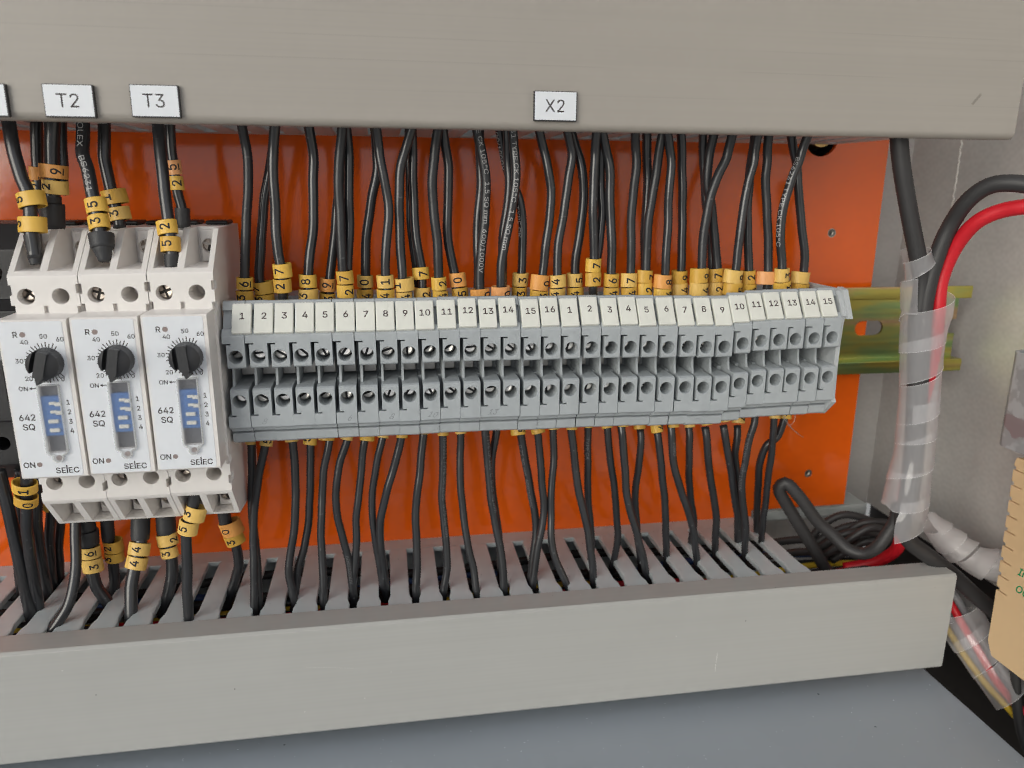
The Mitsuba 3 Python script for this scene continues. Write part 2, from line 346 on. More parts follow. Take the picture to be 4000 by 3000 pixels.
obj('head', cyl(HX - 0.5, HZ + 1.6, -14, -7.0, 5.6, 30, 4.9), M_BRASS, bolt, smooth=40)
obj('shank', cyl(HX - 0.5, HZ + 1.6, -20.4, -14, 3.0, 20), M_BRASS, bolt, smooth=40)
rib = obj('support_rail', alongx([(-30, -84.5), (-9.8, -84.5), (-9.8, -79.2), (-30, -79.2)], 100, 205, 1.2), M_FLANGE, smooth=40)
tag(rib, 'pale grey steel rail under the lower corner of the orange plate', 'rail')

# ------------------------------------------------------------------ DIN rail
rail = thing('mounting_rail', 'yellow-green plated steel rail carrying the terminals and timers', 'mounting rail')
t = 1.0
rz = [(-0.0, 17.5), (-t, 17.5), (-t, 13.5), (-7.5, 13.5), (-7.5, -13.5), (-t, -13.5), (-t, -17.5), (0, -17.5), (0, -12.5), (-6.5, -12.5), (-6.5, 12.5), (0, 12.5)]
rm = alongx(rz, -160, 232, 0.35, 8)
sl = sum([[front([(x, 3.0), (x + 12.4, 3.0), (x + 12.4, -3.0), (x, -3.0)], -9, -5, 2.9, 24)] for x in np.arange(186.6 - 20.4 * 4, 230, 20.4)], [])
for s_ in sl: rm = rm - s_
obj('hat_section', rm, M_ZINC, rail, smooth=40)

# ------------------------------------------------------------------ wire ducts
PITCH, X0D = 10.32, -116.53
def finger_outline(x_r):
    """outline (x, p) of one finger of the duct wall between two slots"""
    a, b = x_r, x_r + PITCH - 2.45
    wa, wb = a + 0.75, b - 0.75
    return [(wa, 0.1), (wa, 34.2), (a, 37.4), (a, 47.5), (b, 47.5), (b, 37.4), (wb, 34.2), (wb, 0.1)]
def finger_mesh(x_r, z_top, th, flip=False):
    c = rounded(poly(finger_outline(x_r)), 0.45, 10)
    base = c.extrude(th)
    ins = c.offset(-0.55, m3.JoinType.Round, 2, 10)
    v = base.translate([0, 0, -th]) + Mf.batch_hull([base]).translate([0, 0, 0]).trim_by_plane([0, 0, 1], 1e9) if False else base.translate([0, 0, -th]) + c.offset(-0.2, m3.JoinType.Round, 2, 10).extrude(0.17) + ins.extrude(0.25)
    v = v.transform(np.array([[1, 0, 0, 0], [0, -1, 0, 0], [0, 0, -1 if not flip else 1, 0.]])) if False else v
    m = tri(v); V = m[0].copy(); V[:, 1] *= -1; V[:, 2] = (z_top - 0.25 + V[:, 2]) if not flip else (z_top + 0.25 - V[:, 2])
    F_ = m[1] if flip else m[1][:, ::-1]
    return V, F_
ld = thing('wire_duct', 'grey slotted wiring duct below the terminals with a plain cover', 'wiring duct')
X1D = X0D + PITCH * 26 - 2.45
zt = -80.3
obj('back_wall', join([bx(X0D - 70, X1D, -7.5, 0.55, zt - 1.8, zt), bx(X0D - 70, X1D, -7.5, -6, zt - 36, zt - 1.8), bx(X0D - 70, X1D, -6, 48, zt - 37, zt - 35.4)]), M_DUCT, ld)
for k in range(-6, 26):
    obj('finger', finger_mesh(X0D + PITCH * k, zt, 1.8), M_DUCT, ld, smooth=35)
cov = [(41.5, zt + 0.75), (51.6, zt + 1.05), (52.5, zt + 0.2), (52.5, -116.6), (51.7, -117.6), (44, -117.6), (44, -116.2), (50.9, -116.2), (50.9, zt - 0.7), (41.8, zt - 0.75)]
obj('cover', alongx(cov, -185, 198.8, 0.42, 16), M_DUCT_TOP, ld, smooth=40)
ud = thing('wire_duct', 'grey slotted wiring duct above the wires with T2, T3 and X2 plates', 'wiring duct')
zb = 70.9
obj('back_wall', join([bx(X0D - 70, X1D + 20, -7.5, 0.55, zb, zb + 1.8), bx(X0D - 70, X1D + 20, -7.5, -6, zb + 1.8, zb + 60)]), M_DUCT, ud)
for k in range(-6, 28):
    obj('finger', finger_mesh(X0D + PITCH * k + 2.0, zb, 1.8, True), M_DUCT, ud, smooth=35)
covt = [(41.5, zb - 0.8)] + [(50.3 + 2.2 * math.cos(math.radians(a)), zb + 0.9 + 2.2 * math.sin(math.radians(a))) for a in range(-88, 1, 8)] + [(52.5, 128), (51.0, 128), (51.0, zb + 1.4), (49.9, zb + 0.3), (41.5, zb + 0.5)]
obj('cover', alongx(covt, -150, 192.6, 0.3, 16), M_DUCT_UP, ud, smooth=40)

def plate_label(x0, x1, z0, z1, s, th, label):
    th = 1.35; k = thing('name_plate', label, 'name plate')
    p0 = 52.5
    obj('backing', front([(x0, z0), (x1, z0), (x1, z1), (x0, z1)], p0 + 0.02, p0 + th, 0.15), M_DARKPL, k)
    obj('face', front([(x0 + .2, z0 + .3), (x1 - .25, z0 + .3), (x1 - .25, z1 - .2), (x0 + .2, z1 - .2)], p0 + th - 0.02, p0 + th + 0.1, 0.1), M_FACE, k)
    if s:
        obj('lettering', decal(text2d(s, 3.25), (x0 + x1) / 2 - 0.25, p0 + th + 0.1, (z0 + z1) / 2 + 0.1), M_PRINT, k)
plate_label(-61.95, -50.3, 70.75, 78.6, 'T3', 0.8, 'white plate engraved T3 on the upper duct')
plate_label(-82.2, -70.5, 70.35, 78.2, 'T2', 0.8, 'white plate engraved T2 on the upper duct')
plate_label(-102.5, -90.5, 70.2, 77.9, '', 0.8, 'white plate cut off by the edge of the picture')
plate_label(41.5, 53.5, 71.95, 79.75, 'X2', 0.8, 'white plate engraved X2 on the upper duct')

# coloured wires lying in the lower duct
DW = [('red', M_RED, 31, -97, 1.6), ('red', M_RED, 18, -95, 1.5), ('yellow', M_YELW, 11, -97, 1.3), ('blue', M_BLUEW, 5, -93, 1.5), ('yellow', M_YELW, 24, -101, 1.3), ('black', M_CABLE, 2.5, -88, 1.6), ('black', M_CABLE, 36, -91, 1.6), ('black', M_CABLE, 25, -92, 1.6), ('black', M_CABLE, 11, -91, 1.6), ('black', M_CABLE, 38, -94, 1.6), ('black', M_CABLE, 28, -95, 1.7),
      ('black', M_CABLE, 14, -98, 1.7), ('black', M_CABLE, 6, -97, 1.7), ('blue', M_BLUEW, 25, -99, 1.6), ('black', M_CABLE, 42, -101, 1.7), ('red', M_RED, 9, -103, 1.6)]
for i, (cn, mt, p, z, r) in enumerate(DW):
    xs = np.arange(-185, 205, 14.0)
    pts = [(x, p + 1.8 * math.sin(x * .045 + i * 1.3) + rng.normal(0, .4), z + 1.3 * math.sin(x * .06 + i * 2.1)) for x in xs]
    k = obj('duct_wire', tube(path(pts, 3), r, 10), mt, smooth=True)
    dep = 'close to the cover' if p > 29 else ('midway back' if p > 14 else 'close to the plate')
    tag(k, f'{cn} insulated wire lying inside the lower duct beneath its fingers, {dep}', 'wire', f'{cn} wires lying in the lower duct')

# ------------------------------------------------------------------ terminal blocks
BXS = [(-43.27, 0.12), (-37.09, 0.12), (-31.02, 0.08), (-24.98, 0.15), (-18.88, 0.13), (-12.61, 0.13), (-6.33, 0.06), (-0.15, 0.1), (5.96, 0.11), (12.18, 0.15), (18.39, 0.27), (24.51, 0.26), (30.68, 0.22), (36.74, 0.22), (43.0, 0.02), (49.19, 0.04), (55.42, 0.1), (61.87, 0.07), (68.12, -0.02), (74.38, -0.12), (80.45, -0.27), (86.64, -0.45), (93.14, -0.49), (99.19, -0.77), (105.25, -0.76), (111.44, 0.17), (117.84, 0.75), (123.87, 0.98), (129.67, 1.04), (135.96, 1.18), (142.38, 1.34)]
MKS = [(-43.87, 5.39, 13.97), (-37.8, 5.33, 13.82), (-32.09, 5.26, 13.69), (-26.36, 5.34, 13.55), (-20.63, 5.27, 13.42), (-14.88, 5.43, 13.29), (-9.13, 5.53, 13.14), (-3.36, 5.37, 13.02), (2.41, 5.26, 12.88), (8.08, 5.51, 12.75), (14.58, 5.55, 14.47), (20.96, 5.35, 14.33), (27.14, 5.28, 14.19), (33.26, 5.23, 14.06), (40.02, 5.55, 13.91), (45.99, 5.9, 13.77), (52.24, 5.51, 13.63), (58.53, 5.57, 13.49), (65.11, 5.17, 13.35), (70.91, 5.44, 13.65), (76.8, 5.75, 13.52), (83.32, 5.35, 13.38), (89.44, 5.4, 13.25), (95.76, 5.3, 13.11), (101.9, 5.68, 12.97), (107.61, 5.49, 14.05), (113.51, 4.96, 14.51), (119.16, 5.46, 14.61), (125.53, 5.52, 14.93), (131.99, 5.31, 15.03), (138.01, 5.36, 15.12)]
ONES = 'zero one two three four five six seven eight nine ten eleven twelve thirteen fourteen fifteen sixteen'.split()
NUM = [str(i) for i in range(1, 17)] + [str(i) for i in range(1, 16)]
ROW = ['ending at sixteen'] * 16 + ['ending at fifteen'] * 15
prof = [(47.4, 12.5), (46.8, 13.1), (41.2, 21.7), (40.4, 21.9), (39.5, 21.3), (38.9, 13.5), (12, 12.5), (10, 19), (-3, 19), (-3, -21), (20, -22.6), (41.8, -20.9), (43.3, -20.1), (43.7, -17.4), (42.6, -17.1), (42.6, -16.6), (44.4, -16.6), (44.9, -15.3), (46.4, -15.2), (47.4, -14.6),
        (47.4, -3.6), (46.6, -3.1), (29.5, -3.0), (29.5, 3.1), (47.0, 3.1), (47.4, 3.6)]
W = 6.06; HXO = 3.37   # block width; hole centre from its open edge
def terminal_body():
    b = alongx(prof, -HXO, -HXO + W, 0.22, 8)
    b = b + (alongx([(30, 4), (41.5, 4), (42.2, -1.2), (42.6, -2.4), (43.4, -4), (30, -4)], -HXO + 1.05, -HXO + 1.75, 0.2, 8))
    for z in (6.45, -6.75): b = b - cyl(0, z, 30, 60, 1.98, 32) - cyl(0, z, 47.25, 47.6, 1.98, 32, 2.2)
    b = b - bx(-HXO - 1, -HXO + 1.02, 37.5, 60, -11.2, 10.4) - bx(-HXO - 1, -HXO + 2.25, 42.5, 60, 10.0, 10.45) - bx(-HXO - 1, -HXO + 2.25, 42.5, 60, -11.25, -10.8)
    # holder grooves under the marker and ribs
    b = b - alongx([(41.2, 19.4), (45.6, 19.4), (46.4, 14.4), (44.2, 14.4)], -HXO - 1, W, 0)
    return b
body = terminal_body()
TERM = shape(body, M_TERM, 30)
def screw_mesh(r, rot, cross=False, n=28):
    d = Mf.cylinder(2.4, r, r, n) + Mf.cylinder(0.22, r, r - 0.3, n).translate([0, 0, 2.4])
    d = d - Mf.cube([r * 3, r * 0.40, 2.4], True).translate([0, 0, 2.6])
    if cross: d = d - Mf.cube([r * 0.34, r * 3, 2.0], True).translate([0, 0, 2.6])
    a = math.radians(rot * 5.3)
    return d.rotate([0, 0, rot]).rotate([90, 0, 0]).rotate([-9 + 5 * math.sin(a), 0, -6 + 7 * math.cos(a)])   # head towards the viewer
def slot_shade_mesh(r, rot, cross=False):  # dark insert that paints the shade inside a screw slot
    d = Mf.cube([r * 1.96, r * 0.39, 0.5], True).translate([0, 0, 1.75])
    if cross: d = d + Mf.cube([r * 0.33, r * 1.9, 0.5], True).translate([0, 0, 1.75])
    a = math.radians(rot * 5.3)
    return d.rotate([0, 0, rot]).rotate([90, 0, 0]).rotate([-9 + 5 * math.sin(a), 0, -6 + 7 * math.cos(a)])
def screw_pair(r, a, cross=False): return shape(screw_mesh(r, a, cross), M_SCREW, 35), shape(slot_shade_mesh(r, a, cross), M_DARKPL)
SCREWS = [screw_pair(1.74, a) for a in (70, 140, 35, 20, 120, 5, 95, 55, 150, 40)]
M_SCREW_DK = P('screw_dark', (0.46, 0.40, 0.35), 0.30, metal=0.95, bump=proc(screw_bump, 5e-5), bs=9e-5)
M_SLOT = P('slot_shadow', (0.05, 0.045, 0.04), 0.5, 0.4)
PHILLIPS = [(shape(screw_mesh(2.05, a, True), M_SCREW_DK, 35), shape(slot_shade_mesh(2.05, a, True), M_SLOT)) for a in (20, 50, 75, 5)]
def put_screw(pair, parent, at):
    k = put('screw', pair[0], parent, at); put('slot_shade', pair[1], k, at)
barm = rbx(-HXO + 1.8, -HXO + W - 0.3, 28, 32.3, -2.4, 8, .25, 8) - cyl(0.2, 2.3, 30, 40, 1.7, 20)
BAR = shape(barm, M_BAR, 30)
ANG = [3, 1, 1, 2, 1, 5, 6, 7, 4, 8]
def marker_mesh(w, h=9.3):
    return rbx(0, w, 0, 1.5, 0, h, 0.32, 10)
tilt = math.degrees(math.atan2(5.6, 8.6))
PENC = {0: 'I', 1: '8', 2: '3', 3: '4', 4: '5', 5: '6', 6: '7', 7: '8', 8: '9', 9: '10', 11: '12', 12: '13', 13: '14', 14: '15', 15: '16'}
for i, (x, z) in enumerate(BXS):
    t_ = thing('terminal_block', f'grey screw terminal block with white marker {ONES[int(NUM[i])]}, in the marker row {ROW[i]}', 'terminal block', 'grey terminal blocks on the rail')
    jp = rng.uniform(-.35, .2)
    put('body', TERM, t_, (x, jp, z))
    put_screw(SCREWS[(i * 3 + 2) % 10], t_, (x, -38.2 - 0.5 * (i % 3) - (1.6 if i < 17 else 0), z + 6.45))
    put_screw(SCREWS[(i * 7 + 1) % 10], t_, (x, -38.0 - 0.6 * (i % 2) - (1.5 if i < 19 else 0), z - 6.75))
    put('contact_bar', BAR, t_, (x, 0, z))
    mx, mw, mz = MKS[i]; mw = min(mw, 5.5)
    v, f = tri(marker_mesh(mw))
    c_, s_ = math.cos(math.radians(tilt)), math.sin(math.radians(tilt))
    R_ = lambda q: np.stack([q[:, 0] + mx, (q[:, 1] * c_ + q[:, 2] * s_) - 46.75, (-q[:, 1] * s_ + q[:, 2] * c_) + 12.75 + z + (0.35 if i > 9 and i < 25 and i % 2 else 0.0)], 1)
    mk = obj('marker_tag', (R_(v), f), M_MARK, t_, smooth=30)
    tv, tf = text2d(NUM[i], 1.9, True)
    q = np.stack([mw / 2 + (0.15 if i < 16 else 0.1) + tv[:, 0] * 1.05, np.full(len(tv), -1.53), 5.25 + tv[:, 1]], 1)
    obj('numeral', (R_(q), tf), M_PRINT_BROWN, mk)
    if i in PENC:
        obj('pencil_mark', decal(shear(text2d(PENC[i], 1.7), 0.5), x + 0.55, 47.4, z - 13.0, rot=rng.uniform(-14, 14), eps=0.02), M_PENCIL, t_)
# end cover on the right of the row
ex0 = BXS[-1][0] - HXO + W + 0.05
ez = BXS[-1][1]
ec = thing('end_cover', 'pale grey end cover closing the terminal row beside marker 15', 'end cover')
ep = [(46.6, 13.0), (47.6, 13.2), (42.6, 20.9), (40, 21.6), (-3, 21.5), (-3, -21.5), (41.5, -21.2), (47.2, -15.6), (46.2, -14.2), (45.8, -3.2), (45.8, 3.2), (46.2, 10)]
obj('plate', alongx([(p, z + ez) for p, z in ep], ex0, ex0 + 1.5, 0.25, 8), M_TERM_LT, ec, smooth=30)
obj('flange', alongx([(41.2, 21.8 + ez), (40, 22.2 + ez), (46.8, 12.4 + ez), (48.2, 12.4 + ez), (43.6, 21.4 + ez)], ex0 + 1.5, ex0 + 3.4, 0.2, 8), M_TERM_LT, ec, smooth=30)

# ------------------------------------------------------------------ timers
MID = -1.4
def mirror(pz): return [(p, 2 * MID - z) for p, z in pz[::-1]]
TW_ = 17.3
def timer_meshes():
    up = [(47.2, 21.0), (47.2, 30.8), (46.6, 31.4), (35.0, 42.0), (34.0, 42.3), (4, 42.3)]
    pr_ = up + [(4, -45.6), (29.5, -45.6), (39.6, -44.6), (40.3, -43.9), (47.6, -34.3), (48.0, -33.6), (48.0, -23.8)]
    b = alongx(pr_, 0, TW_, 0.3, 8)
    for sgn in (1, -1):
        zz = lambda z: z if sgn > 0 else 2 * MID - z
        def sb(x0, x1, p0, p1, z0, z1): a, c = sorted((zz(z0), zz(z1))); return bx(x0, x1, p0, p1, a, c)
        for cx in (4.0, 12.6):
            b = b - cyl(cx, zz(25.3), 36, 60, 2.2, 28)
        # the two funnels behind the upper face
        for x0, x1 in ((1.5, 7.7), (9.6, 15.9)):
            b = b - (sb(x0, x1, 26, 60, 32.0, 60) if sgn > 0 else bx(x0, x1, 26, 60, -43.6, -35.0))
        b = b - sb(8.0, 9.1, 45.5, 60, 20, 22.8) - sb(-1, .9, 44.5, 60, 20, 22.9) - sb(-1, 0.6, 45.5, 60, 25.6, 28.4) - sb(TW_ - .7, TW_ + 1, 44, 60, 26.0, 28.6) - sb(TW_ - .9, TW_ + 1, 45, 60, 20, 22.6)
    return b
TBODY = shape(timer_meshes(), M_TIMER, 30)
def bay_plate(z0, z1, x0):
    p0 = 25 if z0 > 0 else 30.5
    return rbx(x0, x0 + 4.6, p0, p0 + 3.2 + (1.5 if z0 < 0 else 0), z0, z1, .3, 8) - cyl(x0 + 2.3, (z0 + z1) / 2 - (.6 if z0 < 0 else 0), 20, 45, 2.1, 24)
BAYS = [shape(bay_plate(a, b, c), M_TIMER, 30) for a, b, c in ((32.2, 41.4, 2.4), (32.2, 41.4, 10.6), (-43.4, -35.0, 2.4), (-43.4, -35, 10.6))]
MODZ0, MODZ1 = -23.4, 20.75
def module_mesh():
    m = alongx([(40, MODZ0), (56.4, MODZ0), (57.0, MODZ0 + .6), (57.0, MODZ1 - .6), (56.4, MODZ1), (40, MODZ1)], 0.05, 16.75, 0.3, 10)
    m = m - front([(7.75, 3.3), (12.8, 3.3), (12.8, -15.9), (7.75, -15.9)], 55.45, 60, 0.3)
    return m
MODULE = shape(module_mesh(), M_TIMER, 30)
FPL = shape(front([(0.55, MODZ0 + .7), (15.7, MODZ0 + .7), (15.7, MODZ1 - .5), (0.55, MODZ1 - .5)], 57.0, 57.18, 0.5, 16) - front([(7.75, 3.3), (12.8, 3.3), (12.8, -15.9), (7.75, -15.9)], 50, 60, 0.3), M_FACE, 30)
zv = lambda v: MODZ1 - 0.1 - v
PF = 57.18
def face_print():
    t = []
    def put_(s, u, v, h, **k): t.append(decal(text2d(s, h, k.get('bold', False)), u, PF, zv(v)))
    put_('R', 4.2, 3.8, 1.5, bold=True); put_('50', 10.9, 4.35, 1.15, bold=True); put_('40', 6.1, 5.8, 1.15, bold=True); put_('60', 14.8, 5.2, 1.15, bold=True); put_('30', 4.25, 10.8, 1.15, bold=True)
    put_('20', 5.9, 15.6, 1.15, bold=True); put_('10', 9.9, 16.2, 1.1, bold=True); put_('0', 14.1, 16.0, 1.1, bold=True); put_('ON', 4.1, 18.35, 1.15, bold=True)
    for s, v in zip('1234', (22.4, 25.1, 27.8, 30.4)): put_(s, 14.5, v, 1.3, bold=True)
    put_('642', 3.9, 26.3, 1.65, bold=True); put_('SQ', 3.95, 29.05, 1.65, bold=True); put_('ON', 2.5, 39.75, 1.5, bold=True)
    av = np.array([[5.5, 0], [6.2, .45], [6.2, .12], [7.2, .12], [7.2, -.12], [6.2, -.12], [6.2, -.45]]); av = np.c_[av[:, 0], av[:, 1]]
    t.append(decal((av, np.array([[0, 2, 1], [0, 6, 5], [0, 5, 2], [2, 5, 4], [2, 4, 3]])[:, ::-1]), 0, PF, zv(18.35)))
    for k_ in range(26):
        a = math.radians(-48 - 255 * k_ / 25); r0, r1 = 4.2, (5.55 if k_ % 4 in (0, 2) else 5.2)
        c, s = math.cos(a), math.sin(a); w = 0.14
        q = np.array([[r0 * c - w * s, r0 * s + w * c], [r0 * c + w * s, r0 * s - w * c], [r1 * c + w * s, r1 * s - w * c], [r1 * c - w * s, r1 * s + w * c]])
        t.append(decal((q, np.array([[0, 1, 2], [0, 2, 3]])), 10.9, PF, zv(11.4)))
    return join(t)
FPRINT = shape(face_print(), M_PRINT)
def logo():
    h = 1.55; t = []
    x = 8.9
    for s, hh, dy in (('S', h, 0), ('E', h, 0), ('l', 2.2, 0), ('E', h, 0), ('C', h, 0)):
        if s == 'l': v, f = rect2d(0, 0.34, 0, 2.3)
        else:
            v, f = text2d(s, hh, True, centre=False); v = v - [v[:, 0].min(), v[:, 1].min()]
        t.append(decal((v + [x, 0], f), 0, PF, zv(42.5))); x += v[:, 0].max() + (0.22)
    return join(t)
LOGO = shape(logo(), M_PRINT)
LEDM = shape(join([cyl(6.0, zv(3.8), 56.9, 57.3, 0.72, 20), cyl(5.1, zv(39.75), 56.9, 57.3, 0.68, 20)]), M_LED, 30)
CAV = shape(bx(7.75, 12.8, 55.4, 55.5, -15.9, 3.3), M_CAVITY)
DIP = shape(rbx(7.8, 12.75, 55.5, 57.0, zv(31.7), zv(20.7), 0.15, 8), M_DIP, 30)
TOG = [shape(rbx(x0, x1, 56.9, 57.7, zv(v) - .55 + d, zv(v) + .5, 0.15, 8), M_DIPW, 30) for x0, x1, v, d in ((9.9, 11.6, 22.6, .25), (11.2, 12.7, 22.75, 0), (9.9, 11.6, 25.0, .25), (11.2, 12.7, 25.15, 0), (9.1, 11.6, 27.5, 0), (9.1, 11.6, 30.0, 0))]
def lid_mesh():
    o = [(7.70, 3.35), (12.95, 3.35), (12.95, -15.3), (12.40, -16.2), (11.50, -16.4), (11.50, -17.6), (10.80, -18.4), (9.80, -18.4), (9.10, -17.6), (9.10, -16.4), (8.30, -16.2), (7.70, -15.3)]
    c = rounded(poly(o), 0.3, 16)
    full = c.extrude(1.35); v, f = tri(full)
    n = np.cross(v[f[:, 1]] - v[f[:, 0]], v[f[:, 2]] - v[f[:, 0]])
    keep = ~((n[:, 2] < -1e-9) & (v[f][:, :, 2].max(1) < 1e-6)); f = f[keep]
    return np.stack([v[:, 0], -(57.2 + v[:, 2]), v[:, 1]], 1), f
scene['mat_lid'] = {**scene['mat_film'], 'weight': 0.11}
LID = shape(lid_mesh(), 'mat_lid')
def frame_mesh():
    o = [(7.65, 3.4), (13.00, 3.4), (13.00, -15.4), (12.45, -16.25), (11.55, -16.45), (11.55, -17.6), (10.85, -18.45), (9.75, -18.45), (9.05, -17.6), (9.05, -16.45), (8.25, -16.25), (7.65, -15.4)]
    c = rounded(poly(o), 0.3, 16)
    return (c - c.offset(-0.28, m3.JoinType.Round, 2, 16)).extrude(0.9).transform(np.array([[1, 0, 0, 0], [0, 0, -1, -57.2], [0, 1, 0, 0.]]))
scene['mat_lid_rim'] = {'type': 'blendbsdf', 'weight': 0.55, 'bsdf_0': {'type': 'thindielectric', 'int_ior': 1.49}, 'bsdf_1': {'type': 'principledthin', 'base_color': {'type': 'rgb', 'value': [0.75, 0.76, 0.75]}, 'roughness': 0.3, 'diff_trans': 1.0, 'spec_trans': 0.0, 'eta': 1.45}}
LRIM = shape(frame_mesh(), 'mat_lid_rim')
NUB = shape(cyl(10.3, -17.3, 57.2, 57.35, 0.75, 20), M_LED, 30)
def knob_mesh(rot):
    b = Mf.cylinder(2.6, 4.15, 3.95, 48) 
    rd = Mf.batch_hull([Mf.cylinder(5.2, .5, .35, 16).translate([x, y, 0]) for x, y in ((-.9, 3.5), (.9, 3.5), (-.9, -2.8), (.9, -2.8))])
    pt = Mf.batch_hull([Mf.cylinder(4.6, .45, .3, 16).translate([x, y, 0]) for x, y in ((-.8, -2.5), (.8, -2.5), (0, -4.9))])
    dome = Mf.sphere(6.6, 64).translate([0, 0, -1.9]) ^ Mf.cylinder(6, 4.0, 4.0, 48)
    cut = Mf.cube([1.7, 12, 6], True).translate([-1.9, 0, 4.3])
    k = (b + dome) - cut
    k = k + rd + pt
    return k.rotate([0, 0, rot]).rotate([90, 0, 0])
CLIP = shape(rbx(-3.3, 3.3, 6, 16, 42.4, 43.6, .5, 8), M_DARKPL, 30)
TIMERS = [(-99.75, 'T1', -16, 'first timer, under the cut-off plate, its knob turned furthest aside', 0.6), (-82.25, 'T2', -11, 'middle timer, under the T2 plate', 0.3), (-64.75, 'T3', 4, 'timer under the T3 plate, next to terminal marker one', 0)]
for x, nm, rot, lab, LEAN in TIMERS:
    k = thing('timer', f'white {lab}', 'timer', 'white timers on the rail')
    o = (x, 0, 0)
    put('housing', TBODY, k, o)
    for b_ in BAYS: put('clamp_plate', b_, k, o)
    md = put('front_module', MODULE, k, o)
    fp = put('face_plate', FPL, k, o)
    put('scale_print', FPRINT, fp, o); put('maker_lettering', LOGO, fp, o); put('indicator', LEDM, fp, o)
    put('knob', shape(knob_mesh(rot).translate([10.9, -57.2, zv(11.4)]), M_KNOB, 35), k, o)
    put('window_recess', CAV, k, o)
    sw = put('dip_switch', DIP, k, o)
    for tg in TOG: put('lever', tg, sw, o)
    ldk = put('window_cover', LID, k, o); put('rim', LRIM, ldk, o); put('pull_tab', NUB, ldk, o)
    for j, (sx, sz, sp) in enumerate(((4.0, 25.3, -41.8), (4.0, -28.1, -41.0), (12.9, 36.8, -24.0), (4.7, -39.8, -32.0), (12.9, -39.8, -32.0))):
        put_screw(PHILLIPS[(j + int(x)) % 4], k, (x + sx, sp, sz))
    for cx in (4.2, 13.0):
        put('clip', CLIP, k, (x + cx, 0, 0))
LEAN = 0.0

# black relay base at the very left
rb = thing('relay_socket', 'black relay socket beside the first timer with a small printed 12', 'relay socket')
rbm = alongx([(-3, 43), (24, 43), (30, 36), (30, 22), (40, 20), (40, -12), (26, -16), (26, -30), (20, -36.5), (-3, -36.5)], -126, -100.6, 0.5, 8)
for z in (29, -23): 
    for cx in (-104.5, -111, -118): rbm = rbm - cyl(cx, z, 15, 60, 2.2, 20)
rbm = rbm - bx(-108, -103, 30, 60, -6, 4)
obj('body', rbm, M_DARKPL, rb, smooth=30)
obj('lettering', decal(text2d('12', 1.8), -121.0, 20.0 + 2.6, -33.2, tilt=-42), M_PRINT_WHITE, rb)
for cx in (-104.5, -111): put_screw(PHILLIPS[1], rb, (cx, -20, 29)); put_screw(PHILLIPS[2], rb, (cx, -18, -23))
obj('face_strip', rbx(-114, -101.5, 39.9, 40.4, 6, 18, .2, 8), M_GREYW, rb)

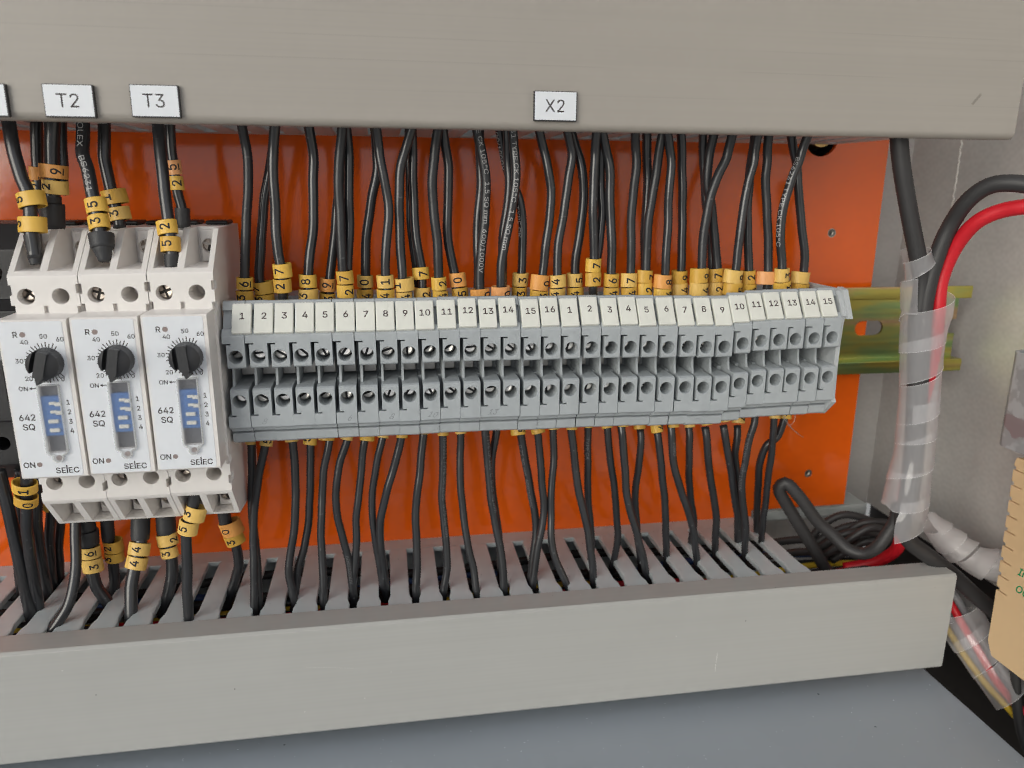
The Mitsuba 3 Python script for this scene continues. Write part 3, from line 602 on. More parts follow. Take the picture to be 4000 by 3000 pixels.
# ------------------------------------------------------------------ wires
UWIRES = [
    ('1L', [(-40.01, 34.23, 83.85), (-39.46, 32.83, 74.85), (-39.16, 31.5, 69.85), (-38.82, 30.0, 64.22), (-39.18, 30.0, 54.48), (-40.31, 30.0, 42.51), (-41.5, 30.0, 32.3), (-41.99, 30.0, 27.53), (-42.22, 30.0, 21.61), (-42.4, 29.0, 15.0)], [((-42.14, 30.0, 25.65), 4.86, 3.75, '6_', 'yellow', 0), ((-42.45, 30.0, 21.61), 5.06, 3.67, '3', 'yellow', -0.2)]),
    ('2L', [(-27.48, 27.94, 83.97), (-29.56, 27.37, 74.97), (-30.72, 26.5, 69.97), (-32.71, 25.0, 61.37), (-35.49, 25.0, 50.48), (-37.17, 25.0, 40.19), (-37.79, 25.0, 33.92), (-38.4, 25.0, 25.64), (-38.0, 25.0, 20.29), (-37.67, 24.0, 15.0)], [((-37.43, 25.0, 23.7), 6.23, 3.85, '7', 'yellow', -0.42), ((-37.59, 25.0, 20.29), 6.23, 2.65, '3', 'yellow', -0.25)]),
    ('3L', [(-27.84, 37.17, 84.12), (-29.0, 36.45, 75.12), (-29.64, 35.5, 70.12), (-30.65, 34.0, 62.25), (-31.2, 34.0, 52.57), (-31.61, 34.0, 42.69), (-31.37, 34.0, 34.62), (-31.05, 34.0, 31.76), (-30.88, 34.0, 25.36), (-30.75, 33.0, 15.0)], [((-30.42, 34.0, 29.8), 5.6, 4.33, '7', 'yellow', -0.15), ((-30.72, 34.0, 25.36), 5.27, 4.17, '2', 'yellow', -0.1)]),
    ('4L', [(-21.31, 33.11, 84.58), (-20.74, 32.43, 75.58), (-20.42, 31.5, 70.58), (-19.91, 30.0, 62.54), (-20.45, 30.0, 54.62), (-21.15, 30.0, 44.53), (-22.56, 30.0, 34.23), (-23.31, 30.0, 28.37), (-23.52, 30.0, 21.83), (-23.69, 29.0, 15.0)], [((-23.65, 30.0, 26.15), 5.4, 4.06, '8', 'yellow', -0.1), ((-23.73, 30.0, 21.83), 5.95, 3.89, '3', 'yellow', -0.25)]),
    ('5L', [(-9.54, 28.39, 83.87), (-10.53, 28.18, 74.87), (-11.08, 27.5, 69.87), (-12.3, 26.0, 58.76), (-14.15, 26.0, 46.46), (-15.93, 26.0, 35.98), (-17.33, 26.0, 26.79), (-17.88, 26.0, 20.38), (-18.32, 25.0, 15.0)], [((-18.09, 26.0, 24.42), 5.1, 4.2, '9_', 'orange', -0.05), ((-18.43, 26.0, 20.38), 5.1, 3.07, '3', 'yellow', 0.1)]),
    ('6L', [(-9.2, 36.25, 84.16), (-10.43, 35.48, 75.16), (-11.11, 34.5, 70.16), (-12.15, 33.0, 62.53), (-12.73, 33.0, 50.69), (-13.02, 33.0, 40.59), (-12.93, 33.0, 29.83), (-12.68, 33.0, 23.19), (-12.47, 32.0, 15.0)], [((-12.35, 33.0, 27.42), 5.19, 4.06, '7', 'yellow', -0.05), ((-12.42, 33.0, 23.19), 5.19, 4.06, '2', 'yellow', 0.25)]),
    ('6L', [(-10.22, 33.87, 83.97), (-9.99, 33.02, 74.97), (-9.86, 32.0, 69.97), (-9.67, 30.5, 62.65), (-10.42, 30.5, 50.67), (-10.79, 30.5, 38.37), (-11.49, 30.5, 29.56), (-11.49, 29.5, 23.56)], []),
    ('7L', [(-2.77, 29.03, 84.03), (-2.23, 28.4, 75.03), (-1.93, 27.5, 70.03), (-1.43, 26.0, 61.72), (-3.52, 26.0, 50.64), (-5.2, 26.0, 40.17), (-5.97, 26.0, 33.79), (-6.35, 26.0, 27.54), (-6.55, 26.0, 20.98), (-6.71, 25.0, 15.0)], [((-6.57, 26.0, 25.36), 5.07, 3.99, '0', 'yellow', -0.05), ((-6.75, 26.0, 20.98), 5.16, 3.99, '4', 'yellow', 0.1)]),
    ('8L', [(-3.38, 36.95, 84.72), (-2.25, 35.73, 75.72), (-1.63, 34.5, 70.72), (-0.87, 33.0, 64.63), (0.81, 33.0, 54.77), (1.5, 33.0, 48.73), (0.94, 33.0, 40.55), (0.19, 33.0, 34.32), (-0.19, 33.0, 28.23), (-0.26, 33.0, 21.88), (-0.32, 32.0, 15.0)], [((-0.31, 33.0, 26.04), 5.12, 4.02, '1', 'yellow', 0), ((-0.33, 33.0, 21.88), 5.53, 3.85, '4', 'yellow', -0.05)]),
    ('9L', [(13.36, 35.34, 84.99), (10.43, 34.51, 75.99), (8.81, 33.5, 70.99), (6.41, 32.0, 63.6), (5.03, 32.0, 55.61), (4.68, 32.0, 46.68), (4.79, 32.0, 36.31), (4.86, 32.0, 27.21), (5.07, 32.0, 21.18), (5.24, 31.0, 15.0)], [((5.52, 32.0, 24.95), 6.04, 4.16, '1', 'yellow', -0.42), ((5.28, 32.0, 21.18), 5.16, 2.92, '4', 'yellow', 0.1)]),
    ('10L', [(8.45, 32.18, 84.81), (8.74, 31.46, 75.81), (8.91, 30.5, 70.81), (9.17, 29.0, 62.96), (9.28, 29.0, 50.74), (9.65, 29.0, 40.31), (10.57, 29.0, 33.92), (11.04, 29.0, 29.83), (10.98, 29.0, 23.53), (11.12, 28.0, 15.0)], [((10.73, 29.0, 27.93), 5.22, 3.94, '7', 'yellow', 0.15), ((11.15, 29.0, 21.51), 5.22, 4.12, '2', 'yellow', 0.25)]),
    ('10L', [(8.27, 28.3, 84.62), (8.3, 28.14, 75.62), (8.31, 27.5, 70.62), (8.34, 26.0, 58.98), (8.22, 26.0, 46.5), (8.71, 26.0, 35.85), (9.29, 26.0, 29.55), (9.29, 25.0, 23.55)], []),
    ('11L', [(18.8, 35.35, 84.42), (17.44, 33.88, 75.42), (16.69, 32.5, 70.42), (15.87, 31.0, 64.97), (15.05, 31.0, 58.94), (15.15, 31.0, 48.74), (15.81, 31.0, 38.3), (16.12, 31.0, 27.18), (16.4, 31.0, 21.23), (16.62, 30.0, 15.0)], [((16.3, 31.0, 24.95), 4.87, 4.17, '2', 'yellow', 0.25), ((16.67, 31.0, 21.23), 4.84, 3.04, '4', 'yellow', 0.15)]),
    ('12L', [(16.6, 31.29, 84.67), (17.87, 30.49, 75.67), (18.57, 29.5, 70.67), (19.63, 28.0, 63.13), (19.73, 28.0, 55.76), (19.47, 28.0, 46.58), (19.48, 28.0, 38.09), (20.7, 28.0, 31.6), (21.54, 28.0, 27.88), (22.32, 28.0, 21.41), (22.94, 27.0, 15.0)], [((22.48, 28.0, 25.67), 5.25, 4.58, '0', 'orange', -0.05), ((23.1, 28.0, 21.41), 5.25, 3.76, '5', 'yellow', 0.12)]),
    ('13L', [(25.07, 36.35, 84.57), (27.07, 34.88, 75.57), (28.18, 33.5, 70.57), (29.39, 32.0, 65.12), (30.64, 32.0, 59.08), (31.13, 32.0, 50.88), (30.82, 32.0, 44.64), (29.71, 32.0, 36.18), (29.17, 32.0, 29.74), (29.01, 32.0, 23.44), (29.07, 31.0, 15.0)], [((29.09, 32.0, 21.53), 6.14, 3.53, '0', 'orange', 0.42)]),
    ('13L', [(28.46, 30.73, 83.23), (28.95, 30.62, 74.23), (29.22, 30.0, 69.23), (29.88, 28.5, 57.08), (29.54, 28.5, 48.73), (28.93, 28.5, 38.08), (29.0, 28.5, 24.99), (29.0, 27.5, 18.99)], []),
    ('14L', [(36.88, 37.34, 84.69), (38.05, 35.87, 75.69), (38.7, 34.5, 70.69), (39.41, 33.0, 65.22), (39.9, 33.0, 57.11), (39.52, 33.0, 50.94), (38.05, 33.0, 42.58), (36.56, 33.0, 36.22), (35.79, 33.0, 29.78), (35.72, 33.0, 24.35), (35.55, 32.0, 15.0)], [((35.51, 33.0, 22.05), 5.88, 4.36, '0', 'orange', 0.4)]),
    ('15L', [(32.87, 30.57, 84.25), (34.91, 29.59, 75.25), (36.04, 28.5, 70.25), (37.59, 27.0, 63.4), (39.38, 27.0, 57.18), (42.08, 27.0, 50.87), (43.19, 27.0, 42.29), (43.44, 27.0, 35.74), (43.2, 27.0, 27.77), (42.89, 27.0, 20.99), (42.64, 26.0, 15.0)], [((42.86, 27.0, 25.42), 5.23, 4.45, '3', 'yellow', 0.1), ((42.58, 27.0, 20.99), 5.06, 4.17, '3', 'yellow', 0.05)]),
    ('14L', [(36.54, 31.93, 84.11), (37.21, 31.69, 75.11), (37.58, 31.0, 70.11), (38.39, 29.5, 59.21), (38.26, 29.5, 50.88), (37.08, 29.5, 40.27), (36.61, 29.5, 23.9), (36.61, 28.5, 17.9)], []),
    ('16L', [(42.56, 35.75, 84.39), (45.64, 34.02, 75.39), (47.35, 32.5, 70.39), (49.04, 31.0, 65.45), (50.94, 31.0, 57.24), (51.59, 31.0, 50.97), (51.23, 31.0, 42.47), (50.04, 31.0, 33.82), (49.27, 31.0, 26.58), (48.75, 31.0, 20.81), (48.33, 30.0, 15.0)], [((48.39, 31.0, 24.82), 6.01, 5.16, '0', 'orange', 0.4), ((48.23, 31.0, 20.81), 5.92, 3.09, '3', 'yellow', 0.2)]),
    ('1R', [(51.35, 35.9, 84.34), (54.33, 34.07, 75.34), (55.99, 32.5, 70.34), (57.57, 31.0, 65.57), (57.12, 31.0, 57.29), (55.83, 31.0, 46.74), (54.69, 31.0, 38.15), (54.24, 31.0, 27.63), (54.27, 31.0, 21.28), (54.29, 30.0, 15.0)], [((54.44, 31.0, 25.23), 5.23, 4.12, '4', 'yellow', -0.25), ((54.3, 31.0, 21.28), 5.23, 3.52, '4', 'yellow', -0.25)]),
    ('2R', [(52.16, 31.96, 84.57), (55.93, 30.74, 75.57), (58.02, 29.5, 70.57), (60.56, 28.0, 64.5), (62.35, 28.0, 57.38), (62.77, 28.0, 50.98), (61.96, 28.0, 40.13), (61.24, 28.0, 33.5), (60.95, 28.0, 27.46), (60.97, 28.0, 20.93), (60.99, 27.0, 15.0)], [((60.68, 28.0, 25.25), 5.26, 4.45, '5', 'yellow', 0.25), ((60.99, 28.0, 20.93), 5.64, 3.78, '4', 'yellow', -0.1)]),
    ('3R', [(64.88, 35.56, 84.43), (64.88, 34.59, 75.43), (64.88, 33.5, 70.43), (64.88, 32.0, 63.57), (65.02, 32.0, 53.16), (65.39, 32.0, 42.5), (65.97, 32.0, 32.48), (65.94, 32.0, 22.7), (65.86, 31.0, 15.0)], [((65.68, 32.0, 30.32), 5.15, 4.36, '7', 'yellow', 0.15), ((65.84, 32.0, 25.76), 5.15, 4.6, '2', 'yellow', 0.15)]),
    ('3R', [(67.45, 30.94, 83.86), (67.64, 31.01, 74.86), (67.74, 30.5, 69.86), (68.04, 29.0, 55.29), (68.59, 29.0, 46.71), (68.16, 29.0, 35.76), (67.64, 29.0, 32.2), (67.64, 28.0, 26.2)], []),
    ('4R', [(62.75, 34.56, 84.54), (65.72, 33.59, 75.54), (67.36, 32.5, 70.54), (69.62, 31.0, 63.67), (70.63, 31.0, 55.31), (71.07, 31.0, 44.62), (71.74, 31.0, 33.68), (72.08, 31.0, 27.66), (72.22, 31.0, 21.16), (72.32, 30.0, 15.0)], [((72.18, 31.0, 25.37), 5.12, 4.41, '6_', 'yellow', 0), ((72.35, 31.0, 21.16), 5.17, 3.78, '4', 'yellow', 0.05)]),
    ('5R', [(74.98, 34.73, 85.13), (76.56, 33.65, 76.13), (77.44, 32.5, 71.13), (78.58, 31.0, 64.63), (78.45, 31.0, 53.23), (78.29, 31.0, 42.44), (78.54, 31.0, 27.37), (78.46, 31.0, 21.07), (78.39, 30.0, 15.0)], [((78.17, 31.0, 25.23), 5.46, 4.65, '7', 'yellow', 0), ((78.37, 31.0, 21.07), 5.46, 3.82, '4', 'yellow', 0.12)]),
    ('6R', [(87.37, 33.37, 84.88), (86.69, 33.17, 75.88), (86.31, 32.5, 70.88), (85.46, 31.0, 59.67), (84.32, 31.0, 51.12), (83.87, 31.0, 42.44), (83.91, 31.0, 28.57), (83.84, 31.0, 22.09), (83.79, 30.0, 15.0)], [((83.55, 31.0, 26.34), 5.23, 4.26, '7', 'yellow', 0.42), ((83.78, 31.0, 22.09), 5.13, 4.4, '2', 'yellow', 0.2)]),
    ('6R', [(80.48, 30.43, 84.59), (81.58, 30.19, 75.59), (82.19, 29.5, 70.59), (83.52, 28.0, 59.71), (83.98, 28.0, 51.08), (84.08, 28.0, 37.84), (84.58, 28.0, 28.26), (84.58, 27.0, 22.26)], []),
    ('7R', [(83.52, 36.54, 84.76), (86.0, 35.59, 75.76), (87.38, 34.5, 70.76), (89.28, 33.0, 63.86), (89.57, 33.0, 55.44), (89.67, 33.0, 42.53), (89.5, 33.0, 33.72), (89.76, 33.0, 27.01), (89.44, 33.0, 20.95), (89.19, 32.0, 15.0)], [((88.99, 33.0, 24.88), 5.94, 4.65, '8', 'orange', 0.28), ((89.13, 33.0, 20.95), 5.94, 3.33, '4', 'yellow', 0.3)]),
    ('8R', [(91.05, 31.43, 84.71), (92.41, 31.19, 75.71), (93.16, 30.5, 70.71), (94.8, 29.0, 59.81), (95.99, 29.0, 48.96), (96.34, 29.0, 40.1), (96.8, 29.0, 28.1), (96.7, 29.0, 21.53), (96.62, 28.0, 15.0)], [((96.22, 29.0, 25.86), 5.58, 4.4, '9_', 'yellow', 0.28), ((96.6, 29.0, 21.53), 5.58, 4.45, '4', 'yellow', 0.2)]),
    ('9R', [(109.26, 36.89, 85.14), (108.66, 35.71, 76.14), (108.33, 34.5, 71.14), (107.92, 33.0, 64.94), (105.22, 33.0, 57.7), (103.37, 33.0, 51.24), (102.45, 33.0, 44.71), (102.16, 33.0, 35.87), (102.31, 33.0, 28.68), (101.92, 33.0, 22.18), (101.61, 32.0, 15.0)], [((101.39, 33.0, 26.7), 6.21, 4.9, '9_', 'yellow', 0.35), ((101.53, 33.0, 22.18), 6.34, 4.65, '4', 'yellow', 0.28)]),
    ('10R', [(104.4, 32.63, 84.9), (104.08, 31.62, 75.9), (103.9, 30.5, 70.9), (103.66, 29.0, 64.2), (104.08, 29.0, 55.57), (105.78, 29.0, 48.99), (107.02, 29.0, 42.32), (108.7, 29.0, 33.26), (109.23, 29.0, 28.44), (109.34, 29.0, 21.72), (109.44, 28.0, 15.0)], [((109.11, 29.0, 26.22), 5.15, 4.54, '7', 'yellow', 0), ((109.46, 29.0, 21.72), 5.2, 4.64, '2', 'yellow', 0.1)]),
    ('10R', [(99.31, 28.9, 85.02), (100.69, 28.68, 76.02), (101.46, 28.0, 71.02), (103.16, 26.5, 59.95), (104.53, 26.5, 51.16), (106.91, 26.5, 42.2), (108.48, 26.5, 28.19), (108.48, 25.5, 22.19)], []),
    ('11R', [(117.37, 36.47, 85.3), (117.38, 35.56, 76.3), (117.39, 34.5, 71.3), (117.4, 33.0, 64.22), (115.73, 33.0, 56.5), (114.96, 33.0, 49.11), (114.58, 33.0, 42.5), (114.2, 33.0, 35.81), (114.24, 33.0, 28.56), (113.82, 33.0, 22.2), (113.49, 32.0, 15.0)], [((113.21, 33.0, 26.29), 6.37, 4.54, '9', 'yellow', 0.45), ((113.41, 33.0, 22.2), 6.37, 4.14, '5', 'yellow', 0.38)]),
    ('12R', [(117.08, 32.12, 80.44), (117.49, 31.76, 71.44), (117.72, 31.0, 66.44), (118.17, 29.5, 56.55), (118.08, 29.5, 46.82), (119.14, 29.5, 37.8), (120.28, 29.5, 27.91), (120.65, 29.5, 21.41), (120.95, 28.5, 15.0)], [((120.6, 29.5, 25.54), 4.75, 4.74, '2', 'yellow', 0.05), ((121.02, 29.5, 21.41), 5.05, 3.75, '4', 'yellow', 0.15)]),
    ('13R', [(119.74, 34.45, 85.5), (121.0, 33.55, 76.5), (121.7, 32.5, 71.5), (122.7, 31.0, 64.37), (122.85, 31.0, 57.88), (124.65, 31.0, 46.88), (125.68, 31.0, 37.88), (126.52, 31.0, 27.77), (126.71, 31.0, 20.77), (126.23, 30.0, 15.0)], [((126.11, 31.0, 25.39), 6.5, 4.48, '', 'orange', 0)]),
    ('14R', [(136.08, 36.43, 85.59), (134.84, 35.55, 76.59), (134.16, 34.5, 71.59), (133.18, 33.0, 64.43), (130.98, 33.0, 57.93), (129.24, 33.0, 51.36), (128.71, 33.0, 44.72), (129.15, 33.0, 37.99), (130.34, 33.0, 28.86), (130.68, 33.0, 22.37), (130.94, 32.0, 15.0)], [((130.58, 33.0, 26.55), 5.25, 4.64, '3', 'yellow', 0.3), ((131.01, 33.0, 22.37), 5.96, 4.16, '3', 'yellow', 0.32)]),
    ('15R', [(123.94, 32.6, 85.37), (128.28, 31.61, 76.37), (130.69, 30.5, 71.37), (133.96, 29.0, 64.59), (135.51, 29.0, 55.8), (137.4, 29.0, 46.84), (139.16, 29.0, 37.69), (140.59, 29.0, 27.19), (140.26, 29.0, 21.46), (140.0, 28.0, 15.0)], [((139.53, 29.0, 25.12), 6.59, 4.14, '', 'yellow', 0), ((139.94, 29.0, 21.46), 6.28, 3.61, '3', 'yellow', 0.38)])]
LWIRES = [
    ('1L', [(-44.61, 26.0, -22.03), (-44.74, 27.0, -26.53), (-45.16, 27.17, -35.26), (-45.72, 27.63, -44.74), (-45.95, 28.54, -56.67), (-45.63, 29.81, -68.66), (-45.97, 31.39, -80.6), (-46.14, 32.18, -86.6)], [((-44.87, 27, -24.62), 3.24, 3.9, '', 'yellow', 0)]),
    ('2L', [(-39.11, 30.0, -21.61), (-39.73, 31.0, -26.11), (-41.78, 31.11, -33.96), (-44.05, 31.43, -43.24), (-45.57, 32.1, -55.01), (-46.19, 33.02, -66.92), (-46.57, 34.37, -80.6), (-46.74, 34.96, -86.6)], [((-39.22, 31, -24.1), 4.08, 3.9, '5', 'yellow', 0.1)]),
    ('3L', [(-31.17, 29.0, -20.74), (-31.22, 30.0, -25.24), (-31.39, 30.08, -34.92), (-31.75, 30.29, -44.5), (-33.13, 30.68, -56.57), (-34.82, 31.1, -66.3), (-35.04, 31.47, -73.75), (-34.17, 31.85, -80.6), (-33.41, 32.18, -86.6)], [((-31.66, 30, -23.36), 4.09, 3.9, '', 'yellow', 0)]),
    ('4L', [(-25.55, 27.0, -22.86), (-25.88, 28.0, -27.36), (-26.97, 28.06, -40.81), (-27.89, 28.16, -50.6), (-30.41, 28.33, -62.95), (-33.04, 28.51, -72.94), (-34.19, 28.67, -80.6), (-35.09, 28.8, -86.6)], [((-26.1, 28, -25.26), 4.27, 3.9, '5', 'yellow', -0.25)]),
    ('5L', [(-19.52, 29.0, -21.04), (-20.14, 30.0, -25.54), (-22.19, 30.2, -35.39), (-23.25, 30.66, -44.87), (-23.92, 31.55, -56.81), (-24.26, 32.76, -68.82), (-24.43, 34.24, -80.6), (-24.52, 34.99, -86.6)], [((-20.57, 30, -23.38), 5.14, 3.9, '', 'yellow', 0)]),
    ('6L', [(-13.34, 29.0, -21.09), (-14.2, 30.0, -25.59), (-17.06, 29.99, -34.31), (-18.95, 29.97, -45.43), (-18.65, 29.94, -52.92), (-17.44, 29.91, -60.59), (-15.63, 29.86, -71.04), (-14.58, 29.81, -80.6), (-13.92, 29.78, -86.6)], [((-14.2, 30, -23.5), 4.05, 3.9, '', 'yellow', 0)]),
    ('7L', [(-8.07, 27.0, -22.27), (-8.66, 28.0, -26.77), (-10.63, 28.14, -39.28), (-12.51, 28.46, -51.48), (-13.27, 28.94, -63.93), (-14.16, 29.43, -74.0), (-14.67, 29.8, -80.6), (-15.13, 30.14, -86.6)], [((-7.86, 28, -24.86), 4.86, 3.9, '', 'yellow', 0)]),
    ('8L', [(-2.22, 27.0, -21.35), (-2.86, 28.0, -25.85), (-5.0, 27.96, -34.74), (-7.11, 27.86, -44.56), (-7.36, 27.7, -54.7), (-6.23, 27.42, -67.82), (-4.42, 27.1, -80.6), (-3.57, 26.95, -86.6)], [((-2.64, 28, -24.05), 3.87, 3.9, '', 'yellow', 0)]),
    ('9L', [(3.91, 30.0, -20.64), (3.22, 31.0, -25.14), (0.92, 30.86, -33.99), (-2.9, 30.35, -46.27), (-5.1, 29.71, -56.47), (-4.93, 29.11, -64.47), (-3.75, 27.68, -80.6), (-3.31, 27.15, -86.6)], [((3.52, 31, -23.45), 3.6, 3.9, '', 'yellow', 0)]),
    ('10L', [(10.88, 28.0, -20.93), (10.54, 29.0, -25.43), (9.4, 29.18, -35.07), (7.39, 29.93, -49.61), (6.89, 30.71, -59.41), (6.93, 32.24, -74.21), (6.5, 33.04, -80.6), (6.1, 33.79, -86.6)], [((10.64, 29, -23.1), 3.19, 3.9, '', 'yellow', 0)]),
    ('11L', [(17.2, 28.0, -21.26), (17.09, 29.0, -25.76), (16.72, 29.14, -34.02), (16.01, 29.71, -46.23), (16.5, 30.43, -56.13), (17.22, 31.37, -66.08), (17.41, 32.25, -73.85), (16.09, 33.12, -80.6), (14.92, 33.89, -86.6)], [((17.0, 29, -23.91), 3.68, 3.9, '', 'yellow', 0)]),
    ('12L', [(22.74, 28.0, -20.8), (22.66, 29.0, -25.3), (22.4, 29.25, -34.28), (22.46, 30.18, -46.44), (23.53, 31.33, -56.2), (24.97, 32.81, -65.94), (26.48, 34.37, -74.43), (27.09, 35.67, -80.6), (27.68, 36.93, -86.6)], [((22.79, 29, -23.45), 3.73, 3.9, '', 'yellow', 0)]),
    ('13L', [(30.44, 29.0, -19.63), (30.71, 30.0, -24.13), (31.6, 30.22, -34.42), (32.45, 30.89, -46.76), (34.26, 31.7, -56.76), (35.82, 32.74, -66.8), (36.64, 33.82, -75.56), (36.73, 34.52, -80.6), (36.84, 35.35, -86.6)], []),
    ('14L', [(35.43, 26.0, -20.79), (35.12, 27.0, -25.29), (34.07, 26.77, -33.29), (33.65, 26.32, -40.0), (34.17, 25.45, -49.12), (35.86, 24.03, -60.37), (36.9, 22.31, -71.57), (37.72, 20.75, -80.6), (38.26, 19.71, -86.6)], []),
    ('15L', [(43.05, 26.0, -22.67), (43.51, 27.0, -27.17), (45.04, 27.08, -36.27), (47.6, 27.39, -49.14), (49.16, 27.77, -59.58), (48.46, 28.26, -69.99), (47.78, 28.55, -75.27), (47.24, 28.87, -80.6), (46.63, 29.23, -86.6)], [((42.55, 27, -25.48), 5.05, 3.9, '5', 'yellow', 0.2)]),
    ('16L', [(48.29, 29.0, -21.69), (48.7, 30.0, -26.19), (50.06, 30.17, -37.94), (51.14, 30.5, -48.07), (50.97, 30.99, -58.23), (49.03, 31.62, -68.36), (48.02, 32.06, -74.45), (47.27, 32.55, -80.6), (46.54, 33.03, -86.6)], [((48.7, 30, -24.19), 4.81, 3.9, '', 'yellow', 0)]),
    ('1R', [(54.31, 28.0, -20.79), (54.43, 29.0, -25.29), (54.82, 29.32, -35.98), (54.13, 30.05, -45.86), (53.58, 31.46, -58.2), (54.2, 32.95, -68.08), (56.49, 34.15, -75.02), (58.87, 35.22, -80.6), (61.43, 36.37, -86.6)], [((54.52, 29, -23.45), 3.89, 3.9, '', 'yellow', 0)]),
    ('2R', [(59.95, 30.0, -20.43), (60.38, 31.0, -24.93), (61.8, 31.1, -38.23), (64.09, 31.34, -51.11), (67.43, 31.7, -64.35), (68.32, 31.87, -69.69), (69.11, 32.06, -75.13), (69.53, 32.27, -80.6), (69.99, 32.5, -86.6)], [((60.25, 31, -23.17), 3.79, 3.9, '', 'yellow', 0)]),
    ('3R', [(67.08, 26.0, -21.26), (67.16, 27.0, -25.76), (67.44, 26.47, -37.68), (68.54, 24.99, -51.42), (70.17, 23.25, -63.08), (71.82, 21.03, -75.37), (71.91, 19.98, -80.6), (72.01, 18.78, -86.6)], [((67.31, 27, -23.92), 3.0, 3.9, '', 'yellow', 0)]),
    ('4R', [(73.05, 28.0, -21.42), (73.54, 29.0, -25.92), (75.18, 28.37, -37.4), (77.84, 26.52, -51.36), (80.06, 24.31, -63.27), (81.2, 21.5, -75.84), (80.93, 20.32, -80.6), (80.59, 18.83, -86.6)], [((73.14, 29, -23.95), 3.87, 3.9, '', 'yellow', 0)]),
    ('5R', [(78.01, 30.0, -23.49), (78.45, 31.0, -27.99), (79.92, 30.93, -43.38), (82.62, 30.79, -56.73), (85.38, 30.68, -65.01), (88.2, 30.55, -73.47), (89.83, 30.42, -80.6), (91.2, 30.31, -86.6)], [((78.31, 31, -22.95), 3.57, 3.9, '', 'yellow', 0)]),
    ('6R', [(86.59, 26.0, -27.75), (86.5, 27.0, -32.25), (86.19, 26.48, -42.84), (85.87, 25.43, -52.28), (87.7, 23.59, -64.1), (89.65, 21.67, -74.09), (90.99, 20.29, -80.6), (92.23, 19.02, -86.6)], [((85.64, 27, -25.41), 4.3, 3.9, '', 'yellow', 0)]),
    ('7R', [(91.78, 28.0, -27.87), (92.33, 29.0, -32.37), (94.17, 28.5, -41.47), (97.25, 26.23, -56.98), (99.26, 23.56, -69.37), (101.12, 20.69, -80.6), (102.11, 19.16, -86.6)], [((91.28, 29, -26.2), 4.35, 3.9, '4', 'yellow', 0.3)]),
    ('8R', [(96.0, 30.0, -25.35), (96.37, 31.0, -29.85), (97.59, 30.69, -39.28), (101.06, 29.97, -48.67), (105.86, 28.6, -60.86), (109.22, 27.13, -71.19), (111.19, 25.58, -80.6), (112.45, 24.59, -86.6)], [((96.53, 31, -23.93), 3.79, 3.9, '', 'yellow', 0)]),
    ('9R', [(104.09, 26.0, -27.07), (104.49, 27.0, -31.57), (105.81, 25.27, -44.39), (109.64, 20.99, -58.92), (113.31, 16.41, -70.85), (114.49, 12.16, -80.6), (115.22, 9.54, -86.6)], [((104.11, 27, -25.54), 3.75, 3.9, '', 'yellow', 0)]),
    ('10R', [(109.43, 28.0, -27.19), (110.06, 29.0, -31.69), (112.15, 28.13, -42.59), (116.37, 25.7, -55.68), (119.01, 23.29, -65.25), (120.58, 20.3, -75.32), (121.58, 18.6, -80.6), (122.72, 16.67, -86.6)], [((109.75, 29, -24.24), 4.06, 3.9, '', 'yellow', 0)]),
    ('11R', [(115.82, 29.0, -26.66), (116.72, 30.0, -31.16), (119.71, 28.76, -41.18), (125.13, 24.29, -56.27), (129.62, 19.15, -68.99), (133.35, 13.79, -80.6), (135.28, 11.02, -86.6)], [((116.05, 30, -22.98), 3.75, 3.9, '', 'yellow', 0)]),
    ('12R', [(123.44, 25.0, -28.31), (123.38, 26.0, -32.81), (123.17, 25.64, -38.23), (125.47, 23.98, -47.61), (129.42, 20.37, -60.44), (132.52, 16.07, -72.35), (134.55, 12.74, -80.6), (136.03, 10.32, -86.6)], [((123.0, 26, -25.19), 4.82, 3.9, '4', 'yellow', 0.2)]),
    ('13R', [(126.63, 31.0, -21.06), (126.35, 32.0, -25.56), (125.4, 31.88, -29.92), (124.45, 30.95, -40.63), (124.65, 29.56, -50.25), (127.39, 27.55, -61.11), (130.24, 25.49, -70.67), (131.97, 23.08, -80.6), (133.02, 21.62, -86.6)], []),
    ('14R', [(134.32, 29.0, -20.23), (134.57, 30.0, -24.73), (135.39, 29.17, -33.91), (136.8, 26.64, -45.59), (138.44, 22.69, -58.33), (140.28, 18.86, -68.69), (143.03, 14.02, -80.6), (144.42, 11.58, -86.6)], [((134.68, 30, -22.76), 3.86, 3.9, '', 'yellow', 0)]),
    ('15R', [(140.79, 26.0, -21.66), (140.35, 27.0, -26.16), (138.87, 26.4, -32.35), (134.91, 25.45, -36.75), (134.47, 22.68, -45.86), (138.57, 16.51, -60.94), (144.96, 6.71, -80.6), (146.91, 3.72, -86.6)], [((140.72, 27, -24.09), 3.82, 3.9, '7', 'yellow', 0.1)])]
